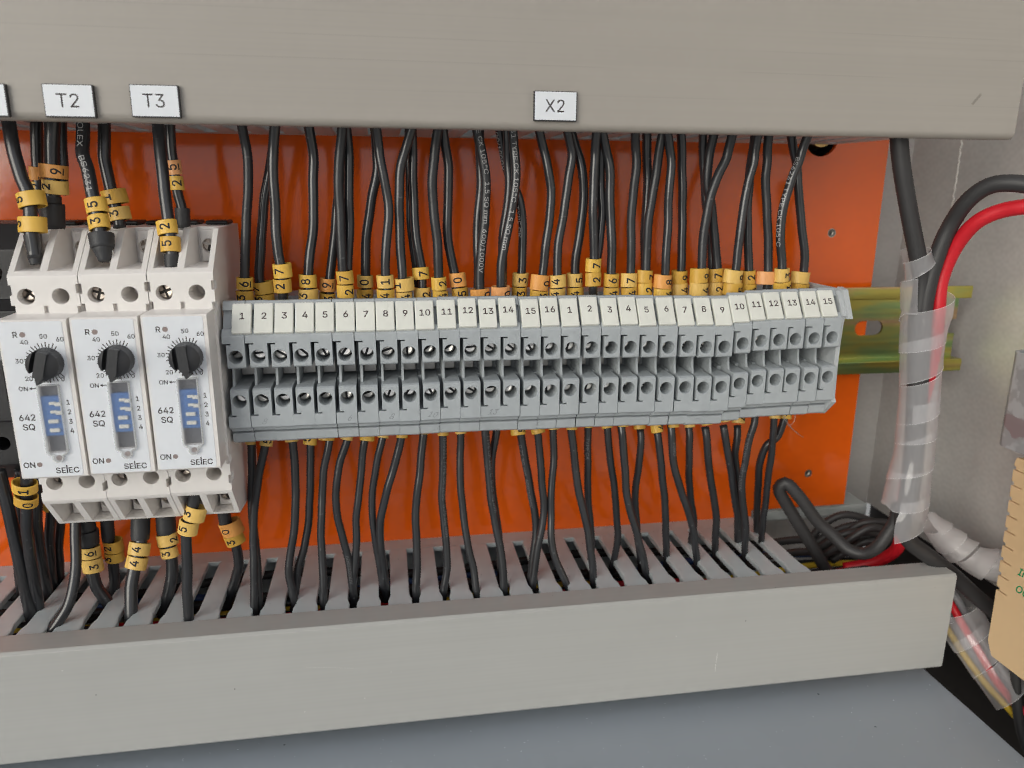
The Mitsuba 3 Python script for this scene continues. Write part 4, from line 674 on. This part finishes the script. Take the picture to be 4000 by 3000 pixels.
TUP = [
    ('first', [(-99.83, 33.93, 81.57), (-98.32, 36.0, 69.57), (-97.47, 37.17, 62.8), (-96.23, 38.34, 55.98), (-95.15, 38.97, 52.36), (-94.84, 40.07, 45.86), (-94.93, 40.76, 41.79), (-94.49, 42.0, 34.41)], [((-94.16, 39.36, 50.03), 7.12, 4.12, '5', 'yellow', -0.35), ((-94.35, 40.48, 43.42), 7.12, 4.32, '3', 'yellow', -0.48)], [([(-95.2, 40.93, 40.77), (-94.32, 42.24, 32.97)], 1.66, 1.37)], 1.75),
    ('second', [(-94.18, 24.0, 82.52), (-96.15, 24.0, 70.52), (-97.46, 24.0, 62.54), (-97.73, 24.0, 59.15), (-98.38, 24.0, 51.42), (-97.15, 24.0, 45.31)], [((-98.07, 24.0, 57.23), 4.1, 3.93, '', 'orange', 0), ((-98.31, 24.0, 53.47), 3.73, 2.75, '2', 'yellow', 0.05)], [], 1.65),
    ('third', [(-87.89, 31.0, 82.12), (-89.67, 31.0, 70.12), (-90.52, 31.0, 64.4), (-91.04, 31.0, 59.87), (-91.76, 31.0, 51.5), (-92.56, 31.0, 45.56)], [((-90.94, 31.0, 57.69), 7.8, 3.88, '9_', 'orange', 0.22), ((-90.97, 31.0, 53.53), 6.88, 3.92, '2', 'yellow', -0.25)], [([(-92.22, 31.0, 51.08), (-92.52, 31.0, 48.88)], 2.4, 2.43), ([(-92.52, 31.0, 48.88), (-93.05, 31.0, 41.91)], 3.24, 3.04)], 2.0),
    ('fourth', [(-87.31, 27.36, 82.37), (-88.4, 28.0, 70.37), (-88.93, 28.31, 64.56), (-89.16, 28.56, 59.96), (-90.91, 29.0, 51.49)], [], [], 1.6),
    ('fifth', [(-80.85, 28.34, 82.2), (-81.4, 32.0, 70.2), (-81.72, 34.15, 63.16), (-80.42, 35.67, 58.22), (-78.96, 37.95, 50.8), (-77.34, 40.73, 41.75), (-76.82, 42.0, 37.64)], [((-78.21, 38.68, 48.44), 5.65, 4.23, '5', 'yellow', -0.05), ((-77.7, 40.06, 43.93), 5.65, 4.03, '3', 'yellow', -0.02)], [([(-77.16, 40.96, 41.01), (-76.83, 42.13, 37.23)], 3.3, 2.96), ([(-76.83, 42.13, 37.23), (-76.3, 43.2, 33.74)], 2.57, 1.4)], 1.75),
    ('sixth', [(-76.34, 25.13, 81.89), (-77.83, 26.0, 69.89), (-78.72, 26.52, 62.7), (-78.39, 26.89, 57.58), (-77.8, 27.22, 52.85), (-76.4, 27.74, 45.47), (-76.33, 28.0, 41.73)], [((-76.74, 27.37, 50.78), 6.85, 4.23, '1', 'yellow', -0.25), ((-75.93, 27.7, 46.03), 6.09, 3.86, '3', 'yellow', -0.15)], [], 1.7),
    ('seventh', [(-61.81, 30.21, 82.51), (-61.39, 33.0, 70.51), (-61.11, 34.84, 62.6), (-60.43, 36.77, 54.24), (-59.81, 38.95, 44.81), (-59.38, 41.13, 35.35), (-59.46, 42.0, 31.55)], [((-60.18, 39.45, 42.63), 5.67, 4.05, '2', 'yellow', -0.02), ((-59.48, 40.52, 37.98), 5.54, 4.39, '5', 'yellow', -0.1)], [([(-59.31, 41.18, 35.14), (-59.56, 42.12, 31.05)], 1.95, 1.6)], 1.65),
    ('eighth', [(-58.75, 27.0, 83.0), (-59.6, 27.0, 71.0), (-60.11, 27.0, 63.79), (-60.03, 27.0, 60.36), (-59.57, 27.0, 52.1), (-58.92, 27.0, 47.69), (-58.84, 27.0, 41.88)], [((-59.72, 27.0, 59.24), 3.91, 4.25, '5_', 'orange', -0.1), ((-59.52, 27.0, 54.72), 3.83, 4.16, '2', 'yellow', 0.1)], [([(-58.71, 27.0, 47.69), (-58.92, 27.0, 41.88)], 2.07, 1.96)], 1.45)]
TLO = [
    ('first', [(-107.04, 38.0, -27.76), (-110.23, 34.55, -40.87), (-112.68, 31.68, -52.3), (-114.96, 27.37, -70.45), (-116.14, 25.07, -80.6), (-116.95, 23.48, -87.6)], [((-108.89, 36.49, -33.39), 6.94, 3.43, '1', 'yellow', 0.1), ((-109.63, 35.27, -38.08), 6.81, 3.47, '0', 'yellow', 0.22)], [], 1.7),
    ('second', [(-106.81, 33.0, -29.67), (-110.78, 27.19, -44.03), (-115.25, 19.94, -63.3), (-117.94, 13.89, -80.6), (-119.03, 11.44, -87.6)], [], [], 1.65),
    ('third', [(-115.3, 24.0, -32.6), (-120.28, 18.85, -49.74), (-125.05, 14.41, -65.35), (-127.66, 10.32, -80.6), (-128.86, 8.44, -87.6)], [((-120.74, 19.19, -48.53), 2.74, 3.81, '', 'yellow', 0)], [], 1.6),
    ('fourth', [(-106.98, 26.0, -39.55), (-109.34, 21.91, -48.02), (-114.41, 15.0, -63.03), (-118.47, 7.46, -80.6), (-120.09, 4.46, -87.6)], [((-109.09, 23.17, -45.35), 3.65, 3.72, '', 'yellow', 0)], [], 1.6),
    ('fifth', [(-106.65, 20.0, -42.04), (-110.35, 14.41, -55.17), (-114.67, 8.83, -68.97), (-117.29, 4.36, -80.6), (-118.87, 1.67, -87.6)], [], [], 1.5),
    ('sixth', [(-100.42, 26.0, -46.81), (-100.34, 27.72, -52.43), (-100.49, 30.59, -61.73), (-101.76, 33.46, -70.91), (-103.86, 35.32, -76.72), (-106.59, 36.61, -80.6), (-111.52, 38.94, -87.6)], [], [], 1.6),
    ('seventh', [(-99.62, 22.0, -47.01), (-99.72, 22.32, -59.96), (-99.04, 22.57, -70.5), (-97.67, 22.73, -77.35), (-96.11, 22.8, -80.6), (-92.75, 22.95, -87.6)], [((-99.22, 22.38, -62.54), 6.6, 3.99, '6_', 'yellow', 0.1), ((-98.91, 22.49, -67.28), 6.6, 4.81, '3', 'yellow', 0.2)], [([(-99.51, 22.03, -48.08), (-99.16, 22.2, -55.1)], 2.54, 2.75), ([(-99.3, 22.2, -55.09), (-99.41, 22.32, -60.09)], 3.45, 3.3)], 1.9),
    ('eighth', [(-93.75, 19.0, -48.69), (-95.04, 17.47, -60.99), (-94.61, 16.38, -70.13), (-95.65, 15.43, -78.12), (-96.13, 15.14, -80.6), (-97.48, 14.32, -87.6)], [((-93.69, 17.21, -63.26), 6.5, 4.32, '2', 'yellow', -0.2), ((-94.02, 16.69, -67.55), 6.32, 3.47, '3', 'yellow', -0.25)], [([(-93.75, 18.93, -49.27), (-94.96, 17.46, -61.12)], 2.0, 2.02)], 1.7),
    ('ninth', [(-82.25, 21.0, -47.47), (-82.49, 24.63, -58.44), (-84.59, 27.79, -67.76), (-85.6, 30.0, -74.27), (-85.58, 32.13, -80.6), (-85.56, 34.49, -87.6)], [((-82.91, 25.57, -61.24), 6.6, 4.28, '4', 'yellow', -0.05), ((-83.76, 26.98, -65.42), 6.5, 4.13, '4', 'yellow', -0.05)], [([(-82.26, 21.16, -47.95), (-82.59, 24.66, -58.53)], 2.97, 2.81)], 2.0),
    ('tenth', [(-75.16, 20.0, -47.81), (-75.51, 21.05, -58.16), (-74.61, 21.98, -67.66), (-75.33, 22.73, -75.23), (-76.72, 23.27, -80.6), (-78.53, 23.97, -87.6)], [((-75.2, 21.28, -60.49), 6.9, 4.17, '2', 'yellow', 0.42), ((-74.99, 21.71, -64.89), 5.6, 3.72, '3', 'yellow', -0.1)], [([(-75.1, 20.05, -48.34), (-75.37, 21.06, -58.33)], 3.01, 3.01)], 1.9),
    ('eleventh', [(-60.01, 41.0, -36.5), (-60.87, 40.8, -41.35), (-63.92, 40.4, -51.12), (-64.87, 39.96, -62.34), (-65.78, 39.54, -73.3), (-66.07, 39.27, -80.6), (-66.35, 39.01, -87.6)], [((-60.4, 40.72, -43.39), 6.33, 4.87, '3', 'yellow', -0.35), ((-62.81, 40.53, -47.92), 5.86, 4.6, '5', 'yellow', -0.22)], [([(-60.01, 41.0, -36.5), (-60.84, 40.81, -41.1)], 1.81, 1.74)], 1.6),
    ('twelfth', [(-56.33, 23.0, -47.17), (-55.87, 22.51, -56.33), (-53.59, 22.11, -64.06), (-53.12, 21.81, -70.01), (-53.38, 21.66, -72.97), (-56.1, 21.26, -80.6), (-58.6, 20.89, -87.6)], [((-54.2, 22.48, -57.02), 7.44, 5.06, '0', 'orange', -0.22), ((-53.59, 22.26, -61.33), 6.46, 3.9, '3', 'yellow', -0.15)], [([(-56.29, 22.97, -47.74), (-55.9, 22.5, -56.61)], 2.01, 1.98)], 1.65)]
def rowname(code): return ONES[int(code[:-1])], ('row to sixteen' if code[-1] == 'L' else 'row to fifteen')
def digits(sl):
    d = [ONES[int(s[3][0])] for s in sl if s[3]]
    return ' over '.join(d)
def tangent(c, q):
    i = int(np.argmin(np.linalg.norm(c - np.array([q[0], -q[1], q[2]]), axis=1))); i = min(max(i, 1), len(c) - 2)
    return c[i + 1] - c[i - 1]
PRINTS = {'13L': ('TYPE CK 105°C   1.5 SQ mm  600/1000V', 9, -8), '14L': ('BS6231 TYPE CK 105°C   1.5 SQ mm', 7, 2), '15L': ('600/1000V  BS6231 TYPE CK', 12, 58), '14R': ('BS6231 TYPE CK 105°C', 22, 58)}
seen = {}
for code, pts, sls in UWIRES:
    n, row = rowname(code)
    c = wob(path(pts))
    if sls:
        col = 'orange and yellow' if {s[4] for s in sls} == {'orange', 'yellow'} else sls[0][4]
        w = 'sleeve' if len(sls) == 1 else 'sleeves'
        dg = digits(sls)
        lab = f'black wire with {col} {w} {dg if dg else "left blank"}, above block {n}, {row}'
    else: lab = f'second black wire, without sleeves of its own, above block {n}, {row}'
    k = thing('black_wire', lab, 'wire', 'black wires above the terminals')
    obj('insulation', tube(c, 1.45 * rng.uniform(.95, 1.04)), random.choice(M_WIRES), k, smooth=True)
    if code in PRINTS and code not in seen and sls:
        s, at_, turn = PRINTS[code]; seen[code] = 1
        obj('print', print_on(c, 1.51, s, 1.35, at_, turn), M_PRINT_WHITE, k)
    for (q, wd, ln, ch, col, off) in sls: sleeve(k, q, tangent(c, q), wd, ln, ch, col, off)
LPRINT = {'11L': ('BS6231 TYPE CK 105C  0.75 SQ mm', 5, -25), '6L': ('600/1000V', 46, 0), '13L': ('TYPE CK 105°C  0.75 SQ mm', 6, -35), '8R': ('FINO', 6, -15), '3R': ('TYPE CK', 8, 20), '13R': ('1.5 SQ mm  600/1000V', 8, 50), '15L': ('0.75 SQ mm  600/1000V', 8, 45)}
for code, pts, sls in LWIRES:
    n, row = rowname(code)
    c = wob(path(pts))
    extra = 'with a yellow sleeve end' if sls else 'without a visible sleeve'
    k = thing('black_wire', f'black wire {extra} dropping from block {n}, {row}', 'wire', 'black wires below the terminals')
    obj('insulation', tube(c, 1.3 * rng.uniform(.95, 1.05)), random.choice(M_WIRES), k, smooth=True)
    if code in LPRINT:
        s, at_, turn = LPRINT[code]
        obj('print', print_on(c, 1.37, s, 1.1, at_, turn), M_PRINT_FADED, k)
    for (q, wd, ln, ch, col, off) in sls: sleeve(k, q, (c[3] - c[0]), wd, ln, ch, col, off, 0.9)
def timer_wire(rec, where, i):
    n, pts, sls, shr, r = rec
    c = wob(path(pts), 0.12)
    dg = digits(sls)
    lab = f'black wire {n} from the edge {where}' + (f', sleeves reading {dg}' if dg else ', without readable sleeves')
    k = thing('black_wire', lab, 'wire', f'black wires {where}')
    obj('insulation', tube(c, r, 16), M_WIRE, k, smooth=True)
    if where.startswith('above') and n == 'fifth': obj('print', print_on(c, r, 'FINOLEX   BS6231', 1.5, 7.5, 5), M_PRINT_WHITE, k)
    if where.startswith('above') and n == 'fourth': obj('print', print_on(c, r, '600/1000', 1.3, 12, 8), M_PRINT_FADED, k)
    for (q, wd, ln, ch, col, off) in sls: sleeve(k, q, tangent(c, q), wd, ln, ch, col, off)
    for (ab, r0, r1) in shr:
        a = np.array([[q[0], -q[1], q[2]] for q in ab]); cc = a[0] + (a[1] - a[0]) * np.linspace(0, 1, 10)[:, None]
        rr = r0 + (r1 - r0) * np.linspace(0, 1, 10) + 0.08; rr[0] *= .96; rr[-1] *= .93
        obj('heat_shrink', tube(cc, rr, 18), M_SHRINK, k, smooth=40)
    return k
for i, rec in enumerate(TUP):
    k = timer_wire(rec, 'above the timers', i)
    if rec[0] == 'fifth':
        e = np.array(rec[1][-1]); 
        obj('bare_strand', join([tube(path([(e[0] + 1.2 + dx, e[1] - .2, e[2] + 0.5), (e[0] + 1.8 + dx * 1.6, e[1] + .1, e[2] - 2.5), (e[0] + 1.9 + dx * 2, e[1] - .6, e[2] - 4.6)], .8), .16, 6) for dx in (-.35, -.1, .15, .4, .6)]), M_SCREW, k, smooth=True)
for i, rec in enumerate(TLO): timer_wire(rec, 'below the timers', i)
sv = obj('marker_sleeve', (np.zeros((3, 3)), np.array([[0, 1, 2]])), M_GAP_SHADE) if False else None
dk = thing('black_wire', 'black wire at the black relay socket with a tilted yellow sleeve 4', 'wire', 'black wires above the timers')
c = path([(-109.5, 40, 72), (-108, 41, 55), (-107.0, 42, 40), (-107.5, 36, 30)])
obj('insulation', tube(c, 1.6), M_WIRE, dk, smooth=True)
sleeve(dk, (-106.3, 43, 36.2), (0.35, 0, 1), 6.0, 4.0, '4', 'yellow', 0.05)
far = thing('black_wire', 'thick black wire cut off by the edge, dropping into the lower duct', 'wire', 'black wires below the timers')
obj('insulation', tube(path([(-118.5, 30, -30), (-117.5, 30, -45), (-117.8, 28, -65), (-118.0, 26, -90)]), 1.9), M_WIRE, far, smooth=True)
hair = obj('frayed_strand', join([tube(path(q, .7), .07, 5) for q in ([(136.2, 33, -22.8), (138.5, 33.4, -26.4), (142.5, 33.5, -29.5)], [(135.9, 33, -22.8), (138.6, 33.2, -26.8)], [(140.6, 33, -22.2), (140.2, 33.6, -25.0), (138.6, 33.4, -26.6)], [(136.8, 33.2, -23), (139.6, 33.8, -27.4), (144.4, 33.8, -31)])]), M_BAR, smooth=True)
tag(hair, 'frayed bare copper strands poking from under block fourteen, row to fifteen', 'wire strand')

# ------------------------------------------------------------------ cables, spiral wraps and parts on the right
def cable(name, label, cat, pts, r, mat, n=20, group=None):
    k = obj(name, tube(path(pts, 1.5), r, n), mat, smooth=True); tag(k, label, cat, group); return k
RC = [
    ('black_cable', 'thick black cable from the upper duct straight down into the spiral wrap', [(159.77, 42.0, 76.19), (160.69, 42.0, 71.43), (162.45, 42.0, 64.01), (166.12, 42.0, 52.62), (169.61, 42.0, 42.88), (172.63, 42.0, 34.91), (175.85, 42.0, 25.96), (176.53, 42.0, 9.91), (179.09, 42.0, -9.56), (181.17, 42.0, -27.55), (182.21, 42.0, -43.8), (182.1, 42.0, -57.59)], 2.7, 'M_CABLE'),
    ('black_cable', 'thick black cable arching in over the red one into the spiral wrap', [(194.7, 66.0, 54.77), (189.61, 62.57, 56.17), (186.18, 58.86, 56.52), (183.21, 54.29, 54.86), (181.39, 49.71, 50.12), (181.01, 45.14, 43.02), (179.55, 43.57, 34.99), (178.27, 43.0, 26.05), (178.07, 43.0, 10.05), (180.2, 43.0, -9.35), (182.06, 43.0, -27.27), (183.13, 43.0, -43.46), (183.28, 43.0, -57.23)], 2.6, 'M_CABLE'),
    ('red_cable', 'thick red cable curving in from the edge into the spiral wrap', [(195.68, 66.0, 50.13), (191.45, 62.0, 49.6), (189.07, 57.33, 48.52), (185.61, 52.0, 45.25), (184.47, 46.67, 39.16), (183.85, 43.33, 32.12), (183.27, 42.0, 25.46), (183.89, 42.0, 11.87), (185.68, 40.8, 1.75), (185.79, 39.2, -11.4), (185.83, 36.8, -24.8), (186.54, 36.0, -41.55), (186.24, 36.0, -56.06), (186.5, 37.0, -62.62), (188.76, 34.0, -71.68), (190.95, 30.6, -78.63), (190.32, 26.4, -84.64), (185.9, 21.8, -89.88), (178.73, 17.0, -94.02)], 2.35, 'M_RED'),
    ('black_cable', 'black cable bent in a tall loop between the duct and spiral wrap', [(170.19, 22.0, -95.56), (168.78, 20.75, -92.46), (160.24, 19.5, -79.2), (151.62, 18.25, -66.23), (147.32, 18.0, -59.71), (146.32, 18.25, -55.82), (148.23, 19.5, -54.3), (152.78, 21.5, -59.16), (161.21, 24.0, -70.1), (165.25, 26.0, -73.55), (169.31, 29.0, -77.81), (172.41, 32.0, -79.01), (175.33, 35.0, -77.57), (177.64, 38.0, -72.47), (180.49, 39.0, -65.74), (180.91, 40.0, -56.53)], 2.35, 'M_CABLE'),
    ('black_cable', 'thickest black cable slanting over the cut end of the duct cover', [(181.82, 42.0, -55.73), (184.1, 42.0, -67.54), (188.1, 42.29, -72.13), (194.53, 43.43, -76.78), (204.27, 44.29, -84.16), (214.09, 44.86, -92.61), (223.25, 45.0, -100.13), (236.59, 45.0, -113.68)], 2.95, 'M_CABLE'),
    ('black_cable', 'slim black cable hanging at the lower corner below the tan module', [(222.41, 58.0, -110.29), (224.44, 58.8, -118.6), (226.0, 59.6, -127.87), (227.96, 60.4, -136.86), (232.59, 61.2, -148.7), (235.67, 62.0, -153.75)], 1.7, 'M_CABLE'),
    ('red_wire', 'red wire inside the transparent wrap beside the duct end', [(211.01, 34.0, -98.24), (211.88, 37.0, -100.81), (212.78, 40.0, -103.79), (214.91, 43.0, -108.69), (218.72, 46.0, -115.35), (222.02, 49.0, -121.91), (225.15, 52.0, -127.71), (228.44, 55.0, -132.05), (232.24, 58.0, -136.87)], 1.5, 'M_RED'),
    ('yellow_wire', 'yellow wire inside the transparent wrap beside the duct end', [(213.1, 34.0, -110.79), (215.02, 38.0, -115.66), (217.98, 42.0, -121.5), (220.11, 46.0, -125.69), (223.19, 50.0, -130.36), (226.54, 54.0, -134.48), (229.87, 58.0, -138.96)], 1.25, 'M_YELW'),
    ('grey_wire', 'dark grey wire between red and yellow in the transparent wrap', [(209.81, 34.0, -102.38), (212.04, 36.57, -105.31), (215.21, 39.14, -111.14), (219.12, 42.29, -118.55), (222.53, 45.71, -124.72), (225.71, 49.14, -129.83), (229.78, 52.57, -134.97), (232.62, 56.0, -138.94)], 1.5, 'M_GREYW'),
    ('grey_wire', 'dark grey wire on the outer side of the red one in the wrap', [(213.57, 34.0, -96.58), (214.42, 37.0, -99.16), (219.09, 40.0, -107.67), (222.5, 44.0, -113.97), (225.83, 48.0, -120.17), (227.75, 52.0, -124.21), (229.46, 56.0, -127.65)], 1.6, 'M_GREYW'),
    ('bundled_wire', 'black wire in the loose bundle behind the looped cable', [(171.42, 4.0, -86.42), (176.24, 5.6, -78.76), (182.56, 7.2, -75.16), (190.0, 8.8, -76.31), (198.97, 10.4, -80.33), (202.83, 12.0, -83.73)], 1.55, 'M_CABLE'),
    ('bundled_wire', 'black wire in the loose bundle behind the looped cable', [(172.15, 5.2, -89.25), (177.61, 6.96, -83.21), (184.94, 8.72, -79.69), (193.22, 10.38, -79.12), (199.23, 11.94, -81.84), (201.89, 13.5, -84.6)], 1.55, 'M_CABLE'),
    ('bundled_wire', 'black wire in the loose bundle behind the looped cable', [(175.0, 6.4, -91.12), (180.02, 8.8, -85.0), (187.5, 11.2, -77.79), (191.0, 13.1, -76.34), (197.42, 15.0, -76.46)], 1.55, 'M_CABLE'),
    ('bundled_wire', 'black wire in the loose bundle behind the looped cable', [(176.72, 7.6, -92.9), (182.33, 10.2, -88.38), (185.51, 12.8, -83.2), (190.71, 14.65, -81.86), (197.12, 16.5, -81.71)], 1.55, 'M_CABLE'),
    ('bundled_wire', 'black wire in the loose bundle behind the looped cable', [(170.62, 8.8, -89.58), (173.83, 11.6, -84.57), (178.6, 14.4, -80.02), (188.2, 16.2, -79.15), (195.79, 18.0, -79.81)], 1.55, 'M_CABLE'),
    ('bundled_wire', 'black wire in the loose bundle behind the looped cable', [(177.61, 10.0, -93.98), (182.2, 13.0, -88.36), (186.2, 16.0, -83.61), (191.4, 17.75, -82.32), (197.14, 19.5, -81.35)], 1.55, 'M_CABLE'),
    ('bundled_wire', 'black wire in the loose bundle behind the looped cable', [(171.22, 11.2, -92.86), (174.53, 14.4, -86.53), (178.37, 17.6, -81.44), (184.6, 19.3, -75.99), (190.96, 21.0, -75.91)], 1.55, 'M_CABLE')]
for nm, label, pts, r, mat in RC: cable(nm, label, 'cable' if 'cable' in nm else 'wire', pts, r, globals()[mat], 20, 'wires of the loose bundle' if nm == 'bundled_wire' else None)
def spiral(label, pts, rad, turns, ribbon, mat, phase=0.0, hand=1, edge=0.045, flare=0.05):
    """a helical ribbon of thin plastic wound along a curve; rad: radii along it; ribbon: fraction of the pitch that it covers"""
    c = path(pts, 0.8); t, N, B = frames(c); m = len(c); s = np.linspace(0, 1, m)
    R = np.interp(s, np.linspace(0, 1, len(rad)), rad)
    nphi = int(turns * 44); nv = 7; V = np.zeros((nphi, nv, 3))
    for i in range(nphi):
        ph = i / 44.0
        for j in range(nv):
            u = (ph + 0.22 * math.sin(ph * 2.3 + phase) * math.sin(math.pi * ph / turns) + (j / (nv - 1)) * ribbon) / (turns + ribbon) * (m - 1)
            k0 = min(int(u), m - 2); fr = u - k0
            L = lambda A: A[k0] * (1 - fr) + A[k0 + 1] * fr
            a = hand * 2 * math.pi * ph + phase
            rr = L(R) * (1.0 + flare * (j / (nv - 1) - .5)) + 0.12 * math.sin(ph * 5.1)
            V[i, j] = L(c) + rr * (math.cos(a) * L(N) + math.sin(a) * L(B))
    idx = np.arange(nphi * nv).reshape(nphi, nv)
    f = np.stack([idx[:-1, :-1], idx[1:, :-1], idx[1:, 1:], idx[:-1, 1:]], -1).reshape(-1, 4)
    f = np.vstack([f[:, [0, 1, 2]], f[:, [0, 2, 3]]])
    k = thing('spiral_wrap', label, 'spiral wrap')
    obj('ribbon', (V.reshape(-1, 3), f), mat, k, smooth=True)
    obj('cut_edge', join([tube(V[:, 0], edge, 6), tube(V[:, -1], edge, 6)]), M_FEDGE, k, smooth=True)
    return k
SP = [
    ('translucent spiral wrap standing upright round the thick black and red cables', [(178.17, 42.0, 27.16), (178.94, 42.0, 20.98), (179.82, 42.0, 14.29), (179.19, 42.0, 10.7), (179.92, 42.0, -2.17), (181.31, 42.0, -14.06), (182.12, 42.0, -25.32), (182.8, 42.0, -35.9), (182.61, 42.0, -41.01), (182.17, 42.0, -49.94), (182.1, 42.0, -57.59), (181.68, 42.0, -58.12), (181.79, 42.0, -67.13)], [8.6, 8.2, 7.2, 6.7, 6.5, 6.4, 6.4, 6.6, 7.3, 7.7, 7.5], 7.0, 1.22, 'M_FILM', 1.0, 1),
    ('short translucent wrap end round the black cable above the tall spiral', [(171.74, 42.0, 36.32), (172.82, 42.0, 33.7), (173.94, 42.0, 30.87), (176.64, 42.0, 26.77)], [4.6, 4.4, 4.6, 6.2], 1.15, 0.9, 'M_FILM', 2.2, 1),
    ('milky white spiral wrap slanting away towards the tan module', [(205.3, 24.0, -67.61), (208.22, 27.0, -73.26), (215.55, 30.0, -79.72), (221.89, 35.0, -84.01), (225.7, 40.0, -84.32), (232.42, 43.0, -83.28), (236.74, 46.0, -78.99)], [3.6, 4.8, 5.6, 5.8, 6.0, 6.0, 6.0], 5.2, 1.15, 'M_FILMW', 0.4, -1, 0.04, 0.24),
    ('transparent wrap round red, yellow and grey wires beside the duct end', [(211.49, 34.0, -92.67), (212.5, 36.57, -96.91), (215.17, 39.14, -105.47), (218.01, 42.86, -112.37), (221.09, 47.14, -118.36), (223.79, 51.14, -123.91), (226.91, 54.57, -129.35), (229.29, 58.0, -133.68)], [8.6, 8.6, 8.4, 8.0, 7.4, 7.0], 3.4, 1.2, 'M_FILM3', 0.9, 1)]
for a in SP: spiral(a[0], a[1], a[2], a[3], a[4], globals()[a[5]], *a[6:])

# galvanised bracket: folded sheet, open at the top
bk = thing('bracket', 'blotchy galvanised steel bracket with a rounded fold, above the tan module', 'bracket')
bo = [(206, 140), (206, 53.5), (208.5, 50.2), (212.5, 49.6), (216, 52), (217, 56), (217, 140)]
cso = rounded(poly([(x, -p) for x, p in bo]), 1.5, 16); csi = cso.offset(-1.1, m3.JoinType.Round, 2, 16)
obj('fold', (cso - csi).extrude(32.6).translate([0, 0, -30.3]), M_GALV, bk, smooth=40)
# tan relay module
tm = thing('relay_module', 'tan plastic module with green IN and OUT lettering and notched edge', 'relay module')
ol = [(60.8, -32.0), (60.2, -35.0), (62.4, -84.0), (62.7, -100.0), (65.2, -104.6), (130, -104.6), (130, -32.0)]
cs = poly([(-p, z) for p, z in ol])
tb = rounded(cs, 0.8, 12).extrude(26).transform(np.array([[0, 0, 1, 206.2], [1, 0, 0, 0], [0, 1, 0, 0.]]))
for i in range(9):
    z = -36.2 - i * 5.47
    tb = tb - bx(205, 233, 57, 61.2 + i * .28, z - 0.35, z + 1.1) - bx(205, 206.9, 57, 64.6 + i * .28, z - .32, z + 0.05)
obj('housing', tb, M_TAN, tm, smooth=30)
def side_text(s, h, p, z):
    v, f = text2d(s, h, True, centre=False)
    v = v.copy(); v[:, 0] += .25 * v[:, 1]
    return np.stack([np.full(len(v), 206.15), -(p + v[:, 0]), z + v[:, 1]], 1), f[:, ::-1]
obj('lettering', join([side_text('IN', 2.6, 69.3, -70.6), side_text('OUT', 2.6, 69.5, -76.6)]), M_GREEN, tm)

# grey-blue equipment box under the lower duct
sh = thing('equipment_box', 'smooth blue-grey painted box top below the lower duct cover', 'box')
obj('lid', rbx(-320, 200.3, -55, 140, -160, -124.5, 1.0, 12), M_SHELF, sh, smooth=35)
